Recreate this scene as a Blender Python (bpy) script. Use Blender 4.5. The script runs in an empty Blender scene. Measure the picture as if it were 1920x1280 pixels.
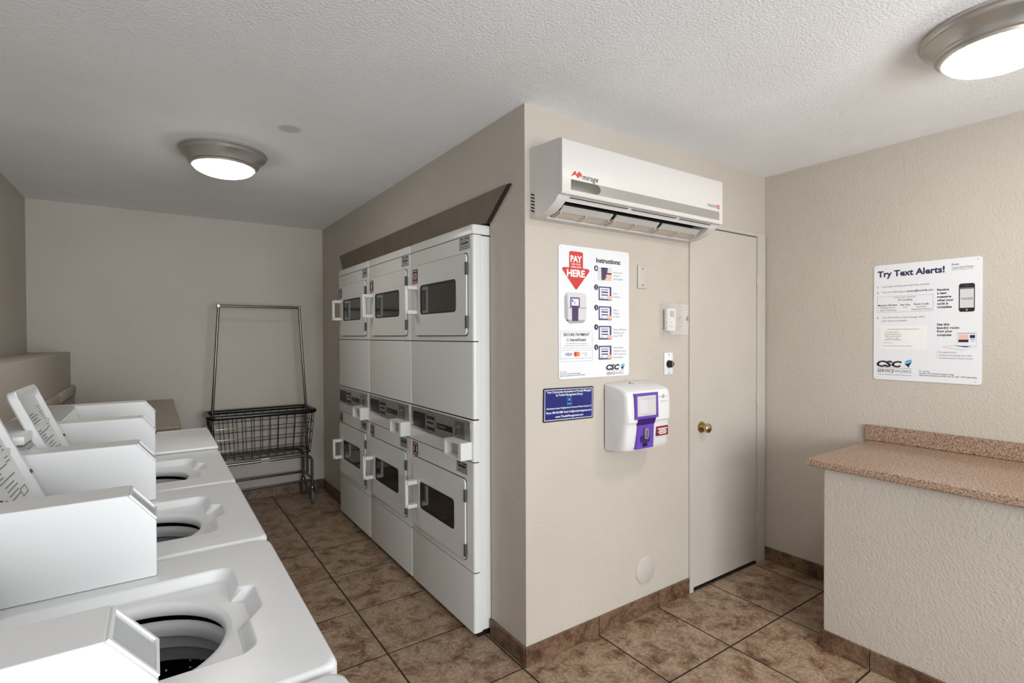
import bpy, bmesh, math, random
from mathutils import Vector, Matrix, Euler

random.seed(7)
scene = bpy.context.scene
COL = scene.collection
R = math.radians

# ------------------------------------------------------------------ camera
CAM_F, CAM_YAW, CAM_PITCH, CAM_ROLL, CAM_Z = 970.74, 0.6045, -0.0122, -0.0035, 1.4418
cam_data = bpy.data.cameras.new('camera')
cam_data.sensor_fit = 'HORIZONTAL'
cam_data.sensor_width = 36.0
cam_data.lens = CAM_F * 36.0 / 1920.0
cam_data.clip_start = 0.02
cam = bpy.data.objects.new('camera', cam_data)
COL.objects.link(cam)
fw = Vector((math.sin(CAM_YAW) * math.cos(CAM_PITCH), math.cos(CAM_YAW) * math.cos(CAM_PITCH), math.sin(CAM_PITCH)))
rt = Vector((math.cos(CAM_YAW), -math.sin(CAM_YAW), 0))
up = rt.cross(fw)
c_, s_ = math.cos(CAM_ROLL), math.sin(CAM_ROLL)
rt2 = c_ * rt + s_ * up
up2 = -s_ * rt + c_ * up
cam.matrix_world = Matrix(((rt2.x, up2.x, -fw.x, 0), (rt2.y, up2.y, -fw.y, 0), (rt2.z, up2.z, -fw.z, CAM_Z), (0, 0, 0, 1)))
scene.camera = cam

# ------------------------------------------------------------------ world, added daylight, exposure
world = bpy.data.worlds.new('world')
scene.world = world
world.use_nodes = True
world.node_tree.nodes['Background'].inputs[0].default_value = (0.85, 0.92, 1.0, 1)
world.node_tree.nodes['Background'].inputs[1].default_value = 1.0
vs = scene.view_settings
vs.view_transform = 'Standard'
vs.look = 'None'
vs.gamma = 1.0
vs.use_curve_mapping = False
vs.exposure = 0.52
# added area light for daylight, in an invented window behind the camera
WIN_X0, WIN_X1, WIN_Z0, WIN_Z1, FRONT_Y = -0.60, 2.0, 0.50, 2.15, -2.6
ld = bpy.data.lights.new('added_daylight', 'AREA')
ld.shape = 'RECTANGLE'
ld.size = WIN_X1 - WIN_X0
ld.size_y = WIN_Z1 - WIN_Z0
ld.energy = 128
ld.color = (0.94, 0.975, 1.0)
lo = bpy.data.objects.new('added_daylight', ld)
lo.location = ((WIN_X0 + WIN_X1) / 2, FRONT_Y - 0.14, (WIN_Z0 + WIN_Z1) / 2)
lo.rotation_euler = (R(90), 0, 0)
COL.objects.link(lo)
LAMP_STRENGTH = 45.0        # lamp over the countertop
LAMP_STRENGTH_AISLE = 22.0  # lamp over the aisle, dimmed so the far end renders darker

# ------------------------------------------------------------------ room numbers (metres)
H = 2.44
XC, YC, YB, XR, XL = 1.318, 1.8076, 5.0632, 3.2123, -0.7569
LEDGE_X, LEDGE_Z = -0.518, 1.328
XD = 1.229          # dryer fronts

# ------------------------------------------------------------------ materials
def lin(c):
    return tuple(((v / 255.0) / 12.92 if v / 255.0 <= 0.04045 else ((v / 255.0 + 0.055) / 1.055) ** 2.4) for v in c) + (1.0,)

MATS = {}
def mat(name, rgb, rough=0.5, metal=0.0, spec=0.5, emit=None, emit_s=0.0, bump=None, alpha=1.0, coat=0.0, mottle=None):
    """bump=(scale, strength, distance); mottle=(scale, rgb2, lo, hi): object-space noise mix of a second colour"""
    m = bpy.data.materials.new(name)
    m.use_nodes = True
    nt = m.node_tree
    b = nt.nodes['Principled BSDF']
    b.inputs['Base Color'].default_value = lin(rgb)
    b.inputs['Roughness'].default_value = rough
    b.inputs['Metallic'].default_value = metal
    b.inputs['Specular IOR Level'].default_value = spec
    b.inputs['Alpha'].default_value = alpha
    b.inputs['Coat Weight'].default_value = coat
    if emit:
        b.inputs['Emission Color'].default_value = lin(emit)
        b.inputs['Emission Strength'].default_value = emit_s
    geo = nt.nodes.new('ShaderNodeNewGeometry')
    if mottle:
        n = nt.nodes.new('ShaderNodeTexNoise')
        n.inputs['Scale'].default_value = mottle[0]
        n.inputs['Detail'].default_value = 5
        nt.links.new(geo.outputs['Position'], n.inputs['Vector'])
        r = nt.nodes.new('ShaderNodeValToRGB')
        r.color_ramp.elements[0].position = mottle[2]
        r.color_ramp.elements[0].color = lin(rgb)
        r.color_ramp.elements[1].position = mottle[3]
        r.color_ramp.elements[1].color = lin(mottle[1])
        nt.links.new(n.outputs['Fac'], r.inputs['Fac'])
        nt.links.new(r.outputs['Color'], b.inputs['Base Color'])
    if bump:
        n = nt.nodes.new('ShaderNodeTexNoise')
        n.inputs['Scale'].default_value = bump[0]
        n.inputs['Detail'].default_value = 3
        nt.links.new(geo.outputs['Position'], n.inputs['Vector'])
        bn = nt.nodes.new('ShaderNodeBump')
        bn.inputs['Strength'].default_value = bump[1]
        bn.inputs['Distance'].default_value = bump[2]
        nt.links.new(n.outputs['Fac'], bn.inputs['Height'])
        nt.links.new(bn.outputs['Normal'], b.inputs['Normal'])
    MATS[name] = m
    return m

mat('wall_paint', (185, 177, 167), 0.55, bump=(105, 0.5, 0.0055), mottle=(1.6, (180, 171, 160), 0.35, 0.7))
mat('ceiling_paint', (245, 246, 248), 0.8, bump=(120, 0.5, 0.005), mottle=(2.2, (239, 240, 242), 0.4, 0.75))
mat('door_paint', (185, 178, 169), 0.42, mottle=(3, (179, 171, 161), 0.4, 0.8))
mat('enamel', (221, 222, 223), 0.3)
mat('enamel_dryer', (213, 213, 210), 0.30)
mat('plastic_white', (218, 217, 214), 0.32)
mat('ac_white', (205, 201, 197), 0.35)
mat('ac_grey', (148, 143, 137), 0.3)
mat('ac_display', (88, 88, 78), 0.12)
mat('silver', (176, 174, 168), 0.32, 0.75)
mat('vane', (186, 184, 178), 0.35, 0.1)
mat('rib_plastic', (190, 180, 168), 0.45)
mat('black', (14, 14, 14), 0.4)
mat('dark_gap', (22, 18, 16), 0.8)
mat('dark_grey', (70, 70, 68), 0.45)
mat('mid_grey', (134, 134, 132), 0.4)
mat('light_grey', (168, 168, 166), 0.4)
mat('chrome', (190, 190, 190), 0.16, 1.0)
mat('cart_chrome', (104, 103, 101), 0.22, 1.0)
mat('nickel', (186, 182, 176), 0.30, 0.75)
mat('brass', (190, 170, 128), 0.2, 1.0)
mat('rubber_grey', (96, 96, 96), 0.5)
mat('vinyl_black', (13, 13, 14), 0.25)
mat('glass_dark', (34, 36, 32), 0.06, spec=0.8)
mat('window_gasket', (24, 24, 24), 0.5)
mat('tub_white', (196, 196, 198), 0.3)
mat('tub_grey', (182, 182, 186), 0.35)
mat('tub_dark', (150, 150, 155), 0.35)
mat('board_taupe', (104, 92, 76), 0.55, mottle=(5, (94, 82, 66), 0.4, 0.7))
mat('board_edge', (40, 20, 16), 0.7)
mat('sign_white', (218, 219, 223), 0.3)
mat('ink_black', (22, 20, 26), 0.5)
mat('ink_navy', (30, 26, 62), 0.5)
mat('ink_grey', (100, 100, 105), 0.5)
mat('ink_light', (180, 180, 184), 0.5)
mat('ink_red', (190, 54, 46), 0.45)
mat('ink_white', (240, 240, 242), 0.45)
mat('ink_purple', (68, 54, 92), 0.45)
mat('ink_lilac', (214, 212, 234), 0.45)
mat('ink_skin', (222, 176, 156), 0.5)
mat('ink_orange', (232, 120, 60), 0.5)
mat('ink_blue', (88, 166, 206), 0.45)
mat('ink_pic_grey', (200, 199, 200), 0.45)
mat('ink_pic_dark', (160, 158, 160), 0.45)
mat('ink_cream', (226, 224, 222), 0.5)
mat('sign_blue', (24, 30, 104), 0.3)
mat('sign_rim', (14, 14, 30), 0.4)
mat('kiosk_white', (214, 213, 212), 0.3)
mat('kiosk_purple', (96, 64, 160), 0.3)
mat('kiosk_purple_dark', (52, 28, 96), 0.35)
mat('screen_grey', (196, 192, 192), 0.12)
mat('label_red', (118, 20, 24), 0.4)
mat('sticker_red', (84, 14, 16), 0.4)
mat('clear_ridge', (226, 224, 220), 0.2)
mat('grout', (34, 29, 25), 0.9)
mat('added_window_paint', (225, 224, 220), 0.5)

def ceiling_mark():
    # round grey mark left on the ceiling by an old fitting
    nt = MATS['ceiling_paint'].node_tree
    b = nt.nodes['Principled BSDF']
    src = b.inputs['Base Color'].links[0].from_socket
    geo = nt.nodes.new('ShaderNodeNewGeometry')
    dv = nt.nodes.new('ShaderNodeVectorMath'); dv.operation = 'DISTANCE'
    dv.inputs[1].default_value = (0.547, 2.676, 2.44)
    nt.links.new(geo.outputs['Position'], dv.inputs[0])
    mr = nt.nodes.new('ShaderNodeMapRange')
    mr.inputs['From Min'].default_value = 0.035; mr.inputs['From Max'].default_value = 0.062
    mr.inputs['To Min'].default_value = 1.0; mr.inputs['To Max'].default_value = 0.0
    nt.links.new(dv.outputs['Value'], mr.inputs['Value'])
    mx = nt.nodes.new('ShaderNodeMix'); mx.data_type = 'RGBA'
    nt.links.new(mr.outputs[0], mx.inputs['Factor'])
    nt.links.new(src, mx.inputs['A'])
    mx.inputs['B'].default_value = lin((206, 206, 206))
    nt.links.new(mx.outputs['Result'], b.inputs['Base Color'])
ceiling_mark()

def clear_plastic():
    m = bpy.data.materials.new('clear_plastic')
    m.use_nodes = True
    nt = m.node_tree
    out = nt.nodes['Material Output']
    nt.nodes.remove(nt.nodes['Principled BSDF'])
    t = nt.nodes.new('ShaderNodeBsdfTransparent')
    g = nt.nodes.new('ShaderNodeBsdfPrincipled')
    g.inputs['Base Color'].default_value = lin((235, 233, 230))
    g.inputs['Roughness'].default_value = 0.08
    mx = nt.nodes.new('ShaderNodeMixShader')
    mx.inputs[0].default_value = 0.2
    nt.links.new(t.outputs[0], mx.inputs[1])
    nt.links.new(g.outputs[0], mx.inputs[2])
    nt.links.new(mx.outputs[0], out.inputs[0])
    MATS['clear_plastic'] = m
clear_plastic()

def speckled():
    m = bpy.data.materials.new('basket_speckle')
    m.use_nodes = True
    nt = m.node_tree
    b = nt.nodes['Principled BSDF']
    b.inputs['Roughness'].default_value = 0.25
    geo = nt.nodes.new('ShaderNodeNewGeometry')
    v = nt.nodes.new('ShaderNodeTexVoronoi')
    v.inputs['Scale'].default_value = 75
    nt.links.new(geo.outputs['Position'], v.inputs['Vector'])
    r = nt.nodes.new('ShaderNodeValToRGB')
    r.color_ramp.elements[0].position = 0.13
    r.color_ramp.elements[0].color = (0.8, 0.8, 0.8, 1)
    r.color_ramp.elements[1].position = 0.2
    r.color_ramp.elements[1].color = (0.006, 0.006, 0.007, 1)
    nt.links.new(v.outputs['Distance'], r.inputs['Fac'])
    nt.links.new(r.outputs['Color'], b.inputs['Base Color'])
    MATS['basket_speckle'] = m
speckled()

def stone_tile(name, seed_rand, cols, scale=3.2, rough=0.42):
    m = bpy.data.materials.new(name)
    m.use_nodes = True
    nt = m.node_tree
    b = nt.nodes['Principled BSDF']
    b.inputs['Roughness'].default_value = rough
    geo = nt.nodes.new('ShaderNodeNewGeometry')
    oi = nt.nodes.new('ShaderNodeObjectInfo')
    mul = nt.nodes.new('ShaderNodeMath'); mul.operation = 'MULTIPLY'; mul.inputs[1].default_value = seed_rand
    nt.links.new(oi.outputs['Random'], mul.inputs[0])
    add = nt.nodes.new('ShaderNodeVectorMath'); add.operation = 'ADD'
    nt.links.new(geo.outputs['Position'], add.inputs[0])
    nt.links.new(mul.outputs[0], add.inputs[1])
    n1 = nt.nodes.new('ShaderNodeTexNoise')
    n1.inputs['Scale'].default_value = scale
    n1.inputs['Detail'].default_value = 9
    n1.inputs['Roughness'].default_value = 0.74
    n1.inputs['Distortion'].default_value = 0.25
    nt.links.new(add.outputs[0], n1.inputs['Vector'])
    r = nt.nodes.new('ShaderNodeValToRGB')
    e = r.color_ramp.elements
    e[0].position = cols[0][0]; e[0].color = lin(cols[0][1])
    e[1].position = cols[-1][0]; e[1].color = lin(cols[-1][1])
    for p_, c in cols[1:-1]:
        x = e.new(p_); x.color = lin(c)
    nt.links.new(n1.outputs['Fac'], r.inputs['Fac'])
    n2 = nt.nodes.new('ShaderNodeTexNoise')
    n2.inputs['Scale'].default_value = scale * 9
    n2.inputs['Detail'].default_value = 6
    n2.inputs['Roughness'].default_value = 0.7
    nt.links.new(add.outputs[0], n2.inputs['Vector'])
    r2 = nt.nodes.new('ShaderNodeValToRGB')
    r2.color_ramp.elements[0].position = 0.36; r2.color_ramp.elements[0].color = (0.5, 0.47, 0.43, 1)
    r2.color_ramp.elements[1].position = 0.62; r2.color_ramp.elements[1].color = (1.12, 1.1, 1.06, 1)
    nt.links.new(n2.outputs['Fac'], r2.inputs['Fac'])
    mx = nt.nodes.new('ShaderNodeMix'); mx.data_type = 'RGBA'; mx.blend_type = 'MULTIPLY'
    mx.inputs['Factor'].default_value = 0.8
    nt.links.new(r.outputs['Color'], mx.inputs['A'])
    nt.links.new(r2.outputs['Color'], mx.inputs['B'])
    nt.links.new(mx.outputs['Result'], b.inputs['Base Color'])
    bn = nt.nodes.new('ShaderNodeBump')
    bn.inputs['Strength'].default_value = 0.15
    bn.inputs['Distance'].default_value = 0.004
    nt.links.new(n2.outputs['Fac'], bn.inputs['Height'])
    nt.links.new(bn.outputs['Normal'], b.inputs['Normal'])
    MATS[name] = m
stone_tile('floor_tile', 37.0, [(0.32, (80, 50, 36)), (0.42, (124, 94, 74)), (0.51, (156, 134, 112)), (0.62, (170, 148, 126)), (0.72, (120, 88, 66))], 9.0, 0.36)
stone_tile('base_tile', 53.0, [(0.32, (48, 30, 22)), (0.45, (92, 68, 52)), (0.58, (124, 100, 80)), (0.72, (72, 48, 36))], 11.0, 0.4)

def granite(name, base, mid, dark, light):
    m = bpy.data.materials.new(name)
    m.use_nodes = True
    nt = m.node_tree
    b = nt.nodes['Principled BSDF']
    b.inputs['Roughness'].default_value = 0.22
    geo = nt.nodes.new('ShaderNodeNewGeometry')
    n = nt.nodes.new('ShaderNodeTexNoise')
    n.inputs['Scale'].default_value = 150
    n.inputs['Detail'].default_value = 4
    n.inputs['Roughness'].default_value = 0.75
    nt.links.new(geo.outputs['Position'], n.inputs['Vector'])
    r = nt.nodes.new('ShaderNodeValToRGB')
    e = r.color_ramp.elements
    e[0].position = 0.33; e[0].color = lin(dark)
    e[1].position = 0.70; e[1].color = lin(light)
    x = e.new(0.44); x.color = lin(mid)
    x = e.new(0.53); x.color = lin(base)
    nt.links.new(n.outputs['Fac'], r.inputs['Fac'])
    nt.links.new(r.outputs['Color'], b.inputs['Base Color'])
    MATS[name] = m
granite('granite_laminate', (156, 133, 114), (126, 97, 79), (72, 49, 41), (184, 168, 150))
granite('brown_laminate', (128, 110, 88), (110, 92, 72), (88, 70, 54), (142, 126, 104))

def lamp_glass(name, strength):
    m = bpy.data.materials.new(name)
    m.use_nodes = True
    nt = m.node_tree
    b = nt.nodes['Principled BSDF']
    b.inputs['Base Color'].default_value = lin((240, 236, 226))
    b.inputs['Roughness'].default_value = 0.25
    geo = nt.nodes.new('ShaderNodeNewGeometry')
    n = nt.nodes.new('ShaderNodeTexNoise')
    n.inputs['Scale'].default_value = 9
    n.inputs['Detail'].default_value = 4
    n.inputs['Distortion'].default_value = 1.4
    nt.links.new(geo.outputs['Position'], n.inputs['Vector'])
    r = nt.nodes.new('ShaderNodeValToRGB')
    r.color_ramp.elements[0].position = 0.35
    r.color_ramp.elements[0].color = (0.55, 0.53, 0.47, 1)
    r.color_ramp.elements[1].position = 0.6
    r.color_ramp.elements[1].color = (1.0, 0.97, 0.90, 1)
    nt.links.new(n.outputs['Fac'], r.inputs['Fac'])
    nt.links.new(r.outputs['Color'], b.inputs['Emission Color'])
    b.inputs['Emission Strength'].default_value = strength
    MATS[name] = m
lamp_glass('lamp_glass', LAMP_STRENGTH)
lamp_glass('lamp_glass_aisle', LAMP_STRENGTH_AISLE)

# ------------------------------------------------------------------ mesh building helpers
class MB:
    def __init__(self):
        self.v = []
        self.f = []

    def add(self, vs_, fs):
        o = len(self.v)
        self.v.extend(tuple(p) for p in vs_)
        self.f.extend(tuple(i + o for i in f) for f in fs)
        return self

    def box(self, x0, x1, y0, y1, z0, z1, bev=0.0, seg=2):
        if bev <= 0:
            vs_ = [(x, y, z) for x in (x0, x1) for y in (y0, y1) for z in (z0, z1)]
            return self.add(vs_, [(0, 1, 3, 2), (4, 6, 7, 5), (0, 4, 5, 1), (2, 3, 7, 6), (0, 2, 6, 4), (1, 5, 7, 3)])
        bm = bmesh.new()
        bmesh.ops.create_cube(bm, size=1.0)
        for v in bm.verts:
            v.co = Vector(((x0 + x1) / 2 + v.co.x * (x1 - x0), (y0 + y1) / 2 + v.co.y * (y1 - y0), (z0 + z1) / 2 + v.co.z * (z1 - z0)))
        bmesh.ops.bevel(bm, geom=list(bm.edges), offset=bev, segments=seg, affect='EDGES', profile=0.5)
        bm.verts.index_update()
        self.add([v.co[:] for v in bm.verts], [[v.index for v in f.verts] for f in bm.faces])
        bm.free()
        return self

    def prism(self, pts, plane, a, b):
        n = len(pts)
        def P(p, t):
            if plane == 'xz': return (p[0], t, p[1])
            if plane == 'yz': return (t, p[0], p[1])
            return (p[0], p[1], t)
        vs_ = [P(p, a) for p in pts] + [P(p, b) for p in pts]
        fs = [tuple(range(n)), tuple(range(2 * n - 1, n - 1, -1))]
        fs += [(i, (i + 1) % n, n + (i + 1) % n, n + i) for i in range(n)]
        return self.add(vs_, fs)

    def loft(self, loops, cap0=False, cap1=False, closed=True):
        n = len(loops[0])
        vs_ = [p for l in loops for p in l]
        fs = []
        for k in range(len(loops) - 1):
            for i in range(n if closed else n - 1):
                j = (i + 1) % n
                fs.append((k * n + i, k * n + j, (k + 1) * n + j, (k + 1) * n + i))
        if cap0: fs.append(tuple(range(n)))
        if cap1: fs.append(tuple((len(loops) - 1) * n + i for i in reversed(range(n))))
        return self.add(vs_, fs)

    def lathe(self, prof, c=(0, 0, 0), n=32, axis='z', cap0=False, cap1=False):
        loops = []
        for r, t in prof:
            l = []
            for i in range(n):
                a = 2 * math.pi * i / n
                u, w = r * math.cos(a), r * math.sin(a)
                if axis == 'z': l.append((c[0] + u, c[1] + w, c[2] + t))
                elif axis == 'y': l.append((c[0] + u, c[1] + t, c[2] + w))
                else: l.append((c[0] + t, c[1] + u, c[2] + w))
            loops.append(l)
        return self.loft(loops, cap0, cap1)

    def tube(self, pts, r, n=8, closed=False):
        pts = [Vector(p) for p in pts]
        m = len(pts)
        loops = []
        prev = None
        for i, p in enumerate(pts):
            if closed: t = (pts[(i + 1) % m] - pts[i - 1])
            elif i == 0: t = pts[1] - pts[0]
            elif i == m - 1: t = pts[-1] - pts[-2]
            else: t = (pts[i + 1] - p).normalized() + (p - pts[i - 1]).normalized()
            t = t.normalized()
            if prev is None:
                h = Vector((0, 0, 1)) if abs(t.z) < 0.9 else Vector((1, 0, 0))
                u = t.cross(h).normalized()
            else:
                u = (prev - t * prev.dot(t)).normalized()
            prev = u
            w = t.cross(u)
            loops.append([tuple(p + u * (r * math.cos(2 * math.pi * k / n)) + w * (r * math.sin(2 * math.pi * k / n))) for k in range(n)])
        if closed: loops.append(loops[0])
        return self.loft(loops, not closed, not closed)

    def text(self, s, x0, x1, zc, h, y, bold=0.0, shear=0.0):
        """flat lettering in the local xz plane at depth y, capitals h tall, fitted to x0..x1"""
        vs_, fs, bx0, bx1 = text_mesh(s, bold, shear)
        sx = (x1 - x0) / (bx1 - bx0)
        sz = h / CAPH[0]
        self.add([(x0 + (p[0] - bx0) * sx, y, zc - h / 2 + p[1] * sz) for p in vs_], fs)
        return self

    def rect(self, x0, x1, z0, z1, y, t=0.0004):
        return self.box(min(x0, x1), max(x0, x1), y, y + t, min(z0, z1), max(z0, z1))

    def poly(self, pts, y):
        return self.add([(p[0], y, p[1]) for p in pts], [tuple(range(len(pts)))])

    def disc(self, cx, cz, r, y, n=20):
        return self.poly([(cx + r * math.cos(2 * math.pi * i / n), cz + r * math.sin(2 * math.pi * i / n)) for i in range(n)], y)

    def frame(self, x0, x1, z0, z1, w, y):
        self.rect(x0, x1, z0, z0 + w, y); self.rect(x0, x1, z1 - w, z1, y)
        self.rect(x0, x0 + w, z0 + w, z1 - w, y); self.rect(x1 - w, x1, z0 + w, z1 - w, y)
        return self

    def shift(self, d):
        self.v = [(p[0] + d[0], p[1] + d[1], p[2] + d[2]) for p in self.v]
        return self

    def build(self, name, m, parent=None, smooth=True, angle=38, flat=False, wn=False):
        me = bpy.data.meshes.new(name)
        me.from_pydata(self.v, [], self.f)
        if not flat:
            bm = bmesh.new()
            bm.from_mesh(me)
            bmesh.ops.recalc_face_normals(bm, faces=list(bm.faces))
            bm.to_mesh(me)
            bm.free()
        if smooth:
            me.polygons.foreach_set('use_smooth', [True] * len(me.polygons))
            me.set_sharp_from_angle(angle=R(angle))
        me.materials.append(MATS[m])
        o = bpy.data.objects.new(name, me)
        COL.objects.link(o)
        if parent is not None:
            o.parent = parent
        if wn:
            md = o.modifiers.new('weighted_normal', 'WEIGHTED_NORMAL')
            md.keep_sharp = True
            md.weight = 100
        return o

CAPH = [0.7]
_tc = {}
def text_mesh(s, bold, shear):
    k = (s, bold, shear)
    if k in _tc: return _tc[k]
    cu = bpy.data.curves.new('lettering_curve', 'FONT')
    cu.body = s
    cu.size = 1.0
    cu.offset = bold
    cu.shear = shear
    cu.resolution_u = 2
    ob = bpy.data.objects.new('lettering_curve', cu)
    me = bpy.data.meshes.new_from_object(ob)
    vs_ = [(v.co.x, v.co.y) for v in me.vertices]
    fs = [tuple(p.vertices) for p in me.polygons]
    bpy.data.objects.remove(ob)
    bpy.data.curves.remove(cu)
    bpy.data.meshes.remove(me)
    xs = [p[0] for p in vs_]
    _tc[k] = (vs_, fs, min(xs), max(xs))
    return _tc[k]
_h = text_mesh('H', 0.0, 0.0)
CAPH[0] = max(p[1] for p in _h[0])

class Pieces:
    """like MB, but every shape added becomes a part of its own"""
    def __init__(self, name, m, parent):
        self._a = (name, m, parent)
    def __getattr__(self, k):
        def f(*a, **kw):
            if k != 'build':
                mb = MB()
                getattr(mb, k)(*a, **kw)
                mb.build(*self._a, flat=(k in ('text', 'poly', 'disc')))
            return self
        return f

def empty(name, loc, rz=0.0):
    o = bpy.data.objects.new(name, None)
    o.empty_display_size = 0.05
    o.location = loc
    o.rotation_euler = (0, 0, rz)
    COL.objects.link(o)
    return o

def tag(o, label, cat, group=None):
    o['label'] = label
    o['category'] = cat
    if group: o['group'] = group
    return o

def struct(o, label=None):
    o['kind'] = 'structure'
    if label: o['label'] = label
    return o

def copy_tree(o, parent=None):
    c = o.copy()
    COL.objects.link(c)
    c.parent = parent
    for ch in [x for x in bpy.data.objects if x.parent == o]:
        copy_tree(ch, c)
    return c

def rrect(x0, x1, y0, y1, r, n=5):
    pts = []
    for cx, cy, a0 in ((x1 - r, y1 - r, 0), (x0 + r, y1 - r, 90), (x0 + r, y0 + r, 180), (x1 - r, y0 + r, 270)):
        for i in range(n + 1):
            a = R(a0 + 90 * i / n)
            pts.append((cx + r * math.cos(a), cy + r * math.sin(a)))
    return pts

def raycast(poly, c, a):
    dx, dy = math.cos(a), math.sin(a)
    best = None
    n = len(poly)
    for i in range(n):
        x1, y1 = poly[i][0] - c[0], poly[i][1] - c[1]
        x2, y2 = poly[(i + 1) % n][0] - c[0], poly[(i + 1) % n][1] - c[1]
        ex, ey = x2 - x1, y2 - y1
        den = dx * ey - dy * ex
        if abs(den) < 1e-12: continue
        t = (x1 * ey - y1 * ex) / den
        u = (x1 * dy - y1 * dx) / den
        if t > 1e-9 and -1e-6 <= u <= 1 + 1e-6:
            if best is None or t > best: best = t
    return (c[0] + dx * best, c[1] + dy * best)

def angles_for(polys, c, n=48):
    s = [2 * math.pi * i / n for i in range(n)]
    for p in polys:
        for q in p:
            s.append(math.atan2(q[1] - c[1], q[0] - c[0]) % (2 * math.pi))
    s.sort()
    out = []
    for a in s:
        if not out or a - out[-1] > 0.004: out.append(a)
    return out

def ring_plate(mb, outer, inner, y0, y1):
    """plate in the local xz plane between outer and inner outlines, from y0 (front) to y1 (back)"""
    c = (sum(p[0] for p in inner) / len(inner), sum(p[1] for p in inner) / len(inner))
    an = angles_for([outer, inner], c)
    o = [raycast(outer, c, a) for a in an]
    i = [raycast(inner, c, a) for a in an]
    L = lambda l, y: [(p[0], y, p[1]) for p in l]
    mb.loft([L(o, y1), L(o, y0), L(i, y0), L(i, y1)])
    return mb

# ================================================================== THE ROOM
# floor: grout bed with separate tiles
fl = struct(MB().box(XL - 0.1, XR + 0.1, FRONT_Y - 0.1, YB + 0.1, -0.06, -0.0016).build('floor', 'grout'), 'brown mottled stone-look tile floor with dark grout')
tx = [-0.031, 0.413, 0.857, 1.300, 1.745, 2.180, 2.626, 3.077, 3.2123]
ty = [0.06, 0.50, 0.942, 1.384, 1.806, 2.241, 2.684, 3.140, 3.598, 4.05, 4.50, 4.95, 5.0632]
tile_me = None
for i in range(len(tx) - 1):
    for j in range(len(ty) - 1):
        x0, x1, y0, y1 = tx[i], tx[i + 1], ty[j], ty[j + 1]
        if x0 >= 1.25 and y0 >= 1.8: 
            if x0 > 1.5: continue
        if y1 < 0.4 and x0 < 0.5: continue
        g = 0.0042
        if tile_me is None:
            o = MB().box(-0.5, 0.5, -0.5, 0.5, -0.0012, 0.0).build('floor_tile', 'floor_tile', fl, smooth=False)
            tile_me = o.data
        else:
            o = bpy.data.objects.new('floor_tile', tile_me)
            COL.objects.link(o)
            o.parent = fl
        o.location = ((x0 + x1) / 2, (y0 + y1) / 2, 0)
        o.scale = (x1 - x0 - 2 * g, y1 - y0 - 2 * g, 1)

struct(MB().box(XL - 0.1, XR + 0.1, FRONT_Y - 0.1, YB + 0.1, H, H + 0.1).build('ceiling', 'ceiling_paint'), 'pale grey textured ceiling')
struct(MB().box(XL - 0.1, XL, FRONT_Y - 0.1, YB + 0.1, 0, H).build('wall_left', 'wall_paint'), 'beige textured wall above the ledge')
struct(MB().box(XL, LEDGE_X, FRONT_Y, YB, 0, LEDGE_Z, 0.006).build('wall_ledge', 'wall_paint'), 'beige half-height ledge wall behind the washers')
struct(MB().box(XL - 0.1, XC + 0.8, YB, YB + 0.1, 0, H).build('wall_back', 'wall_paint'), 'beige textured back wall')
struct(MB().box(XR, XR + 0.1, FRONT_Y - 0.1, YC + 0.2, 0, H).build('wall_right', 'wall_paint'), 'beige textured wall with the text alert sign')
# unseen front wall behind the camera, with an added window as light source
wf = MB()
wf.box(XL, WIN_X0, FRONT_Y - 0.1, FRONT_Y, 0, H).box(WIN_X1, XR, FRONT_Y - 0.1, FRONT_Y, 0, H)
wf.box(WIN_X0, WIN_X1, FRONT_Y - 0.1, FRONT_Y, 0, WIN_Z0).box(WIN_X0, WIN_X1, FRONT_Y - 0.1, FRONT_Y, WIN_Z1, H)
struct(wf.build('wall_front', 'wall_paint'), 'beige wall with an added wide window')
w = MB()
for x in (WIN_X0, (WIN_X0 + WIN_X1) / 2 - 0.025, WIN_X1 - 0.05):
    w.box(x, x + 0.05, FRONT_Y - 0.07, FRONT_Y - 0.02, WIN_Z0, WIN_Z1)
for z in (WIN_Z0, WIN_Z1 - 0.05):
    w.box(WIN_X0, WIN_X1, FRONT_Y - 0.068, FRONT_Y - 0.022, z, z + 0.05)
struct(w.build('added_window_1', 'added_window_paint'), 'white frame of the added window')
# wall with the dryer opening
OY0, OY1, OZ = 2.088, 4.252, 2.0
wd = MB()
wd.box(XC, XC + 0.12, YC + 0.12, OY0, 0, H).box(XC, XC + 0.12, OY1, YB, 0, H).box(XC, XC + 0.12, OY0, OY1, OZ, H)
struct(wd.build('wall_dryers', 'wall_paint'), 'beige wall with the opening for the stacked dryers')
al = MB()
al.box(2.05, 2.1, YC + 0.12, YB, 0, H)
struct(al.build('wall_alcove', 'wall_paint'), 'wall behind the dryers')
# wall with the door
DX0, DX1, DZ = 2.437, 3.200, 2.075
ww = MB()
ww.box(XC, DX0, YC, YC + 0.12, 0, H).box(DX1, XR, YC, YC + 0.12, 0, H).box(DX0, DX1, YC, YC + 0.12, DZ, H)
struct(ww.build('wall_door', 'wall_paint'), 'beige wall carrying the air conditioner, signs and door')

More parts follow.
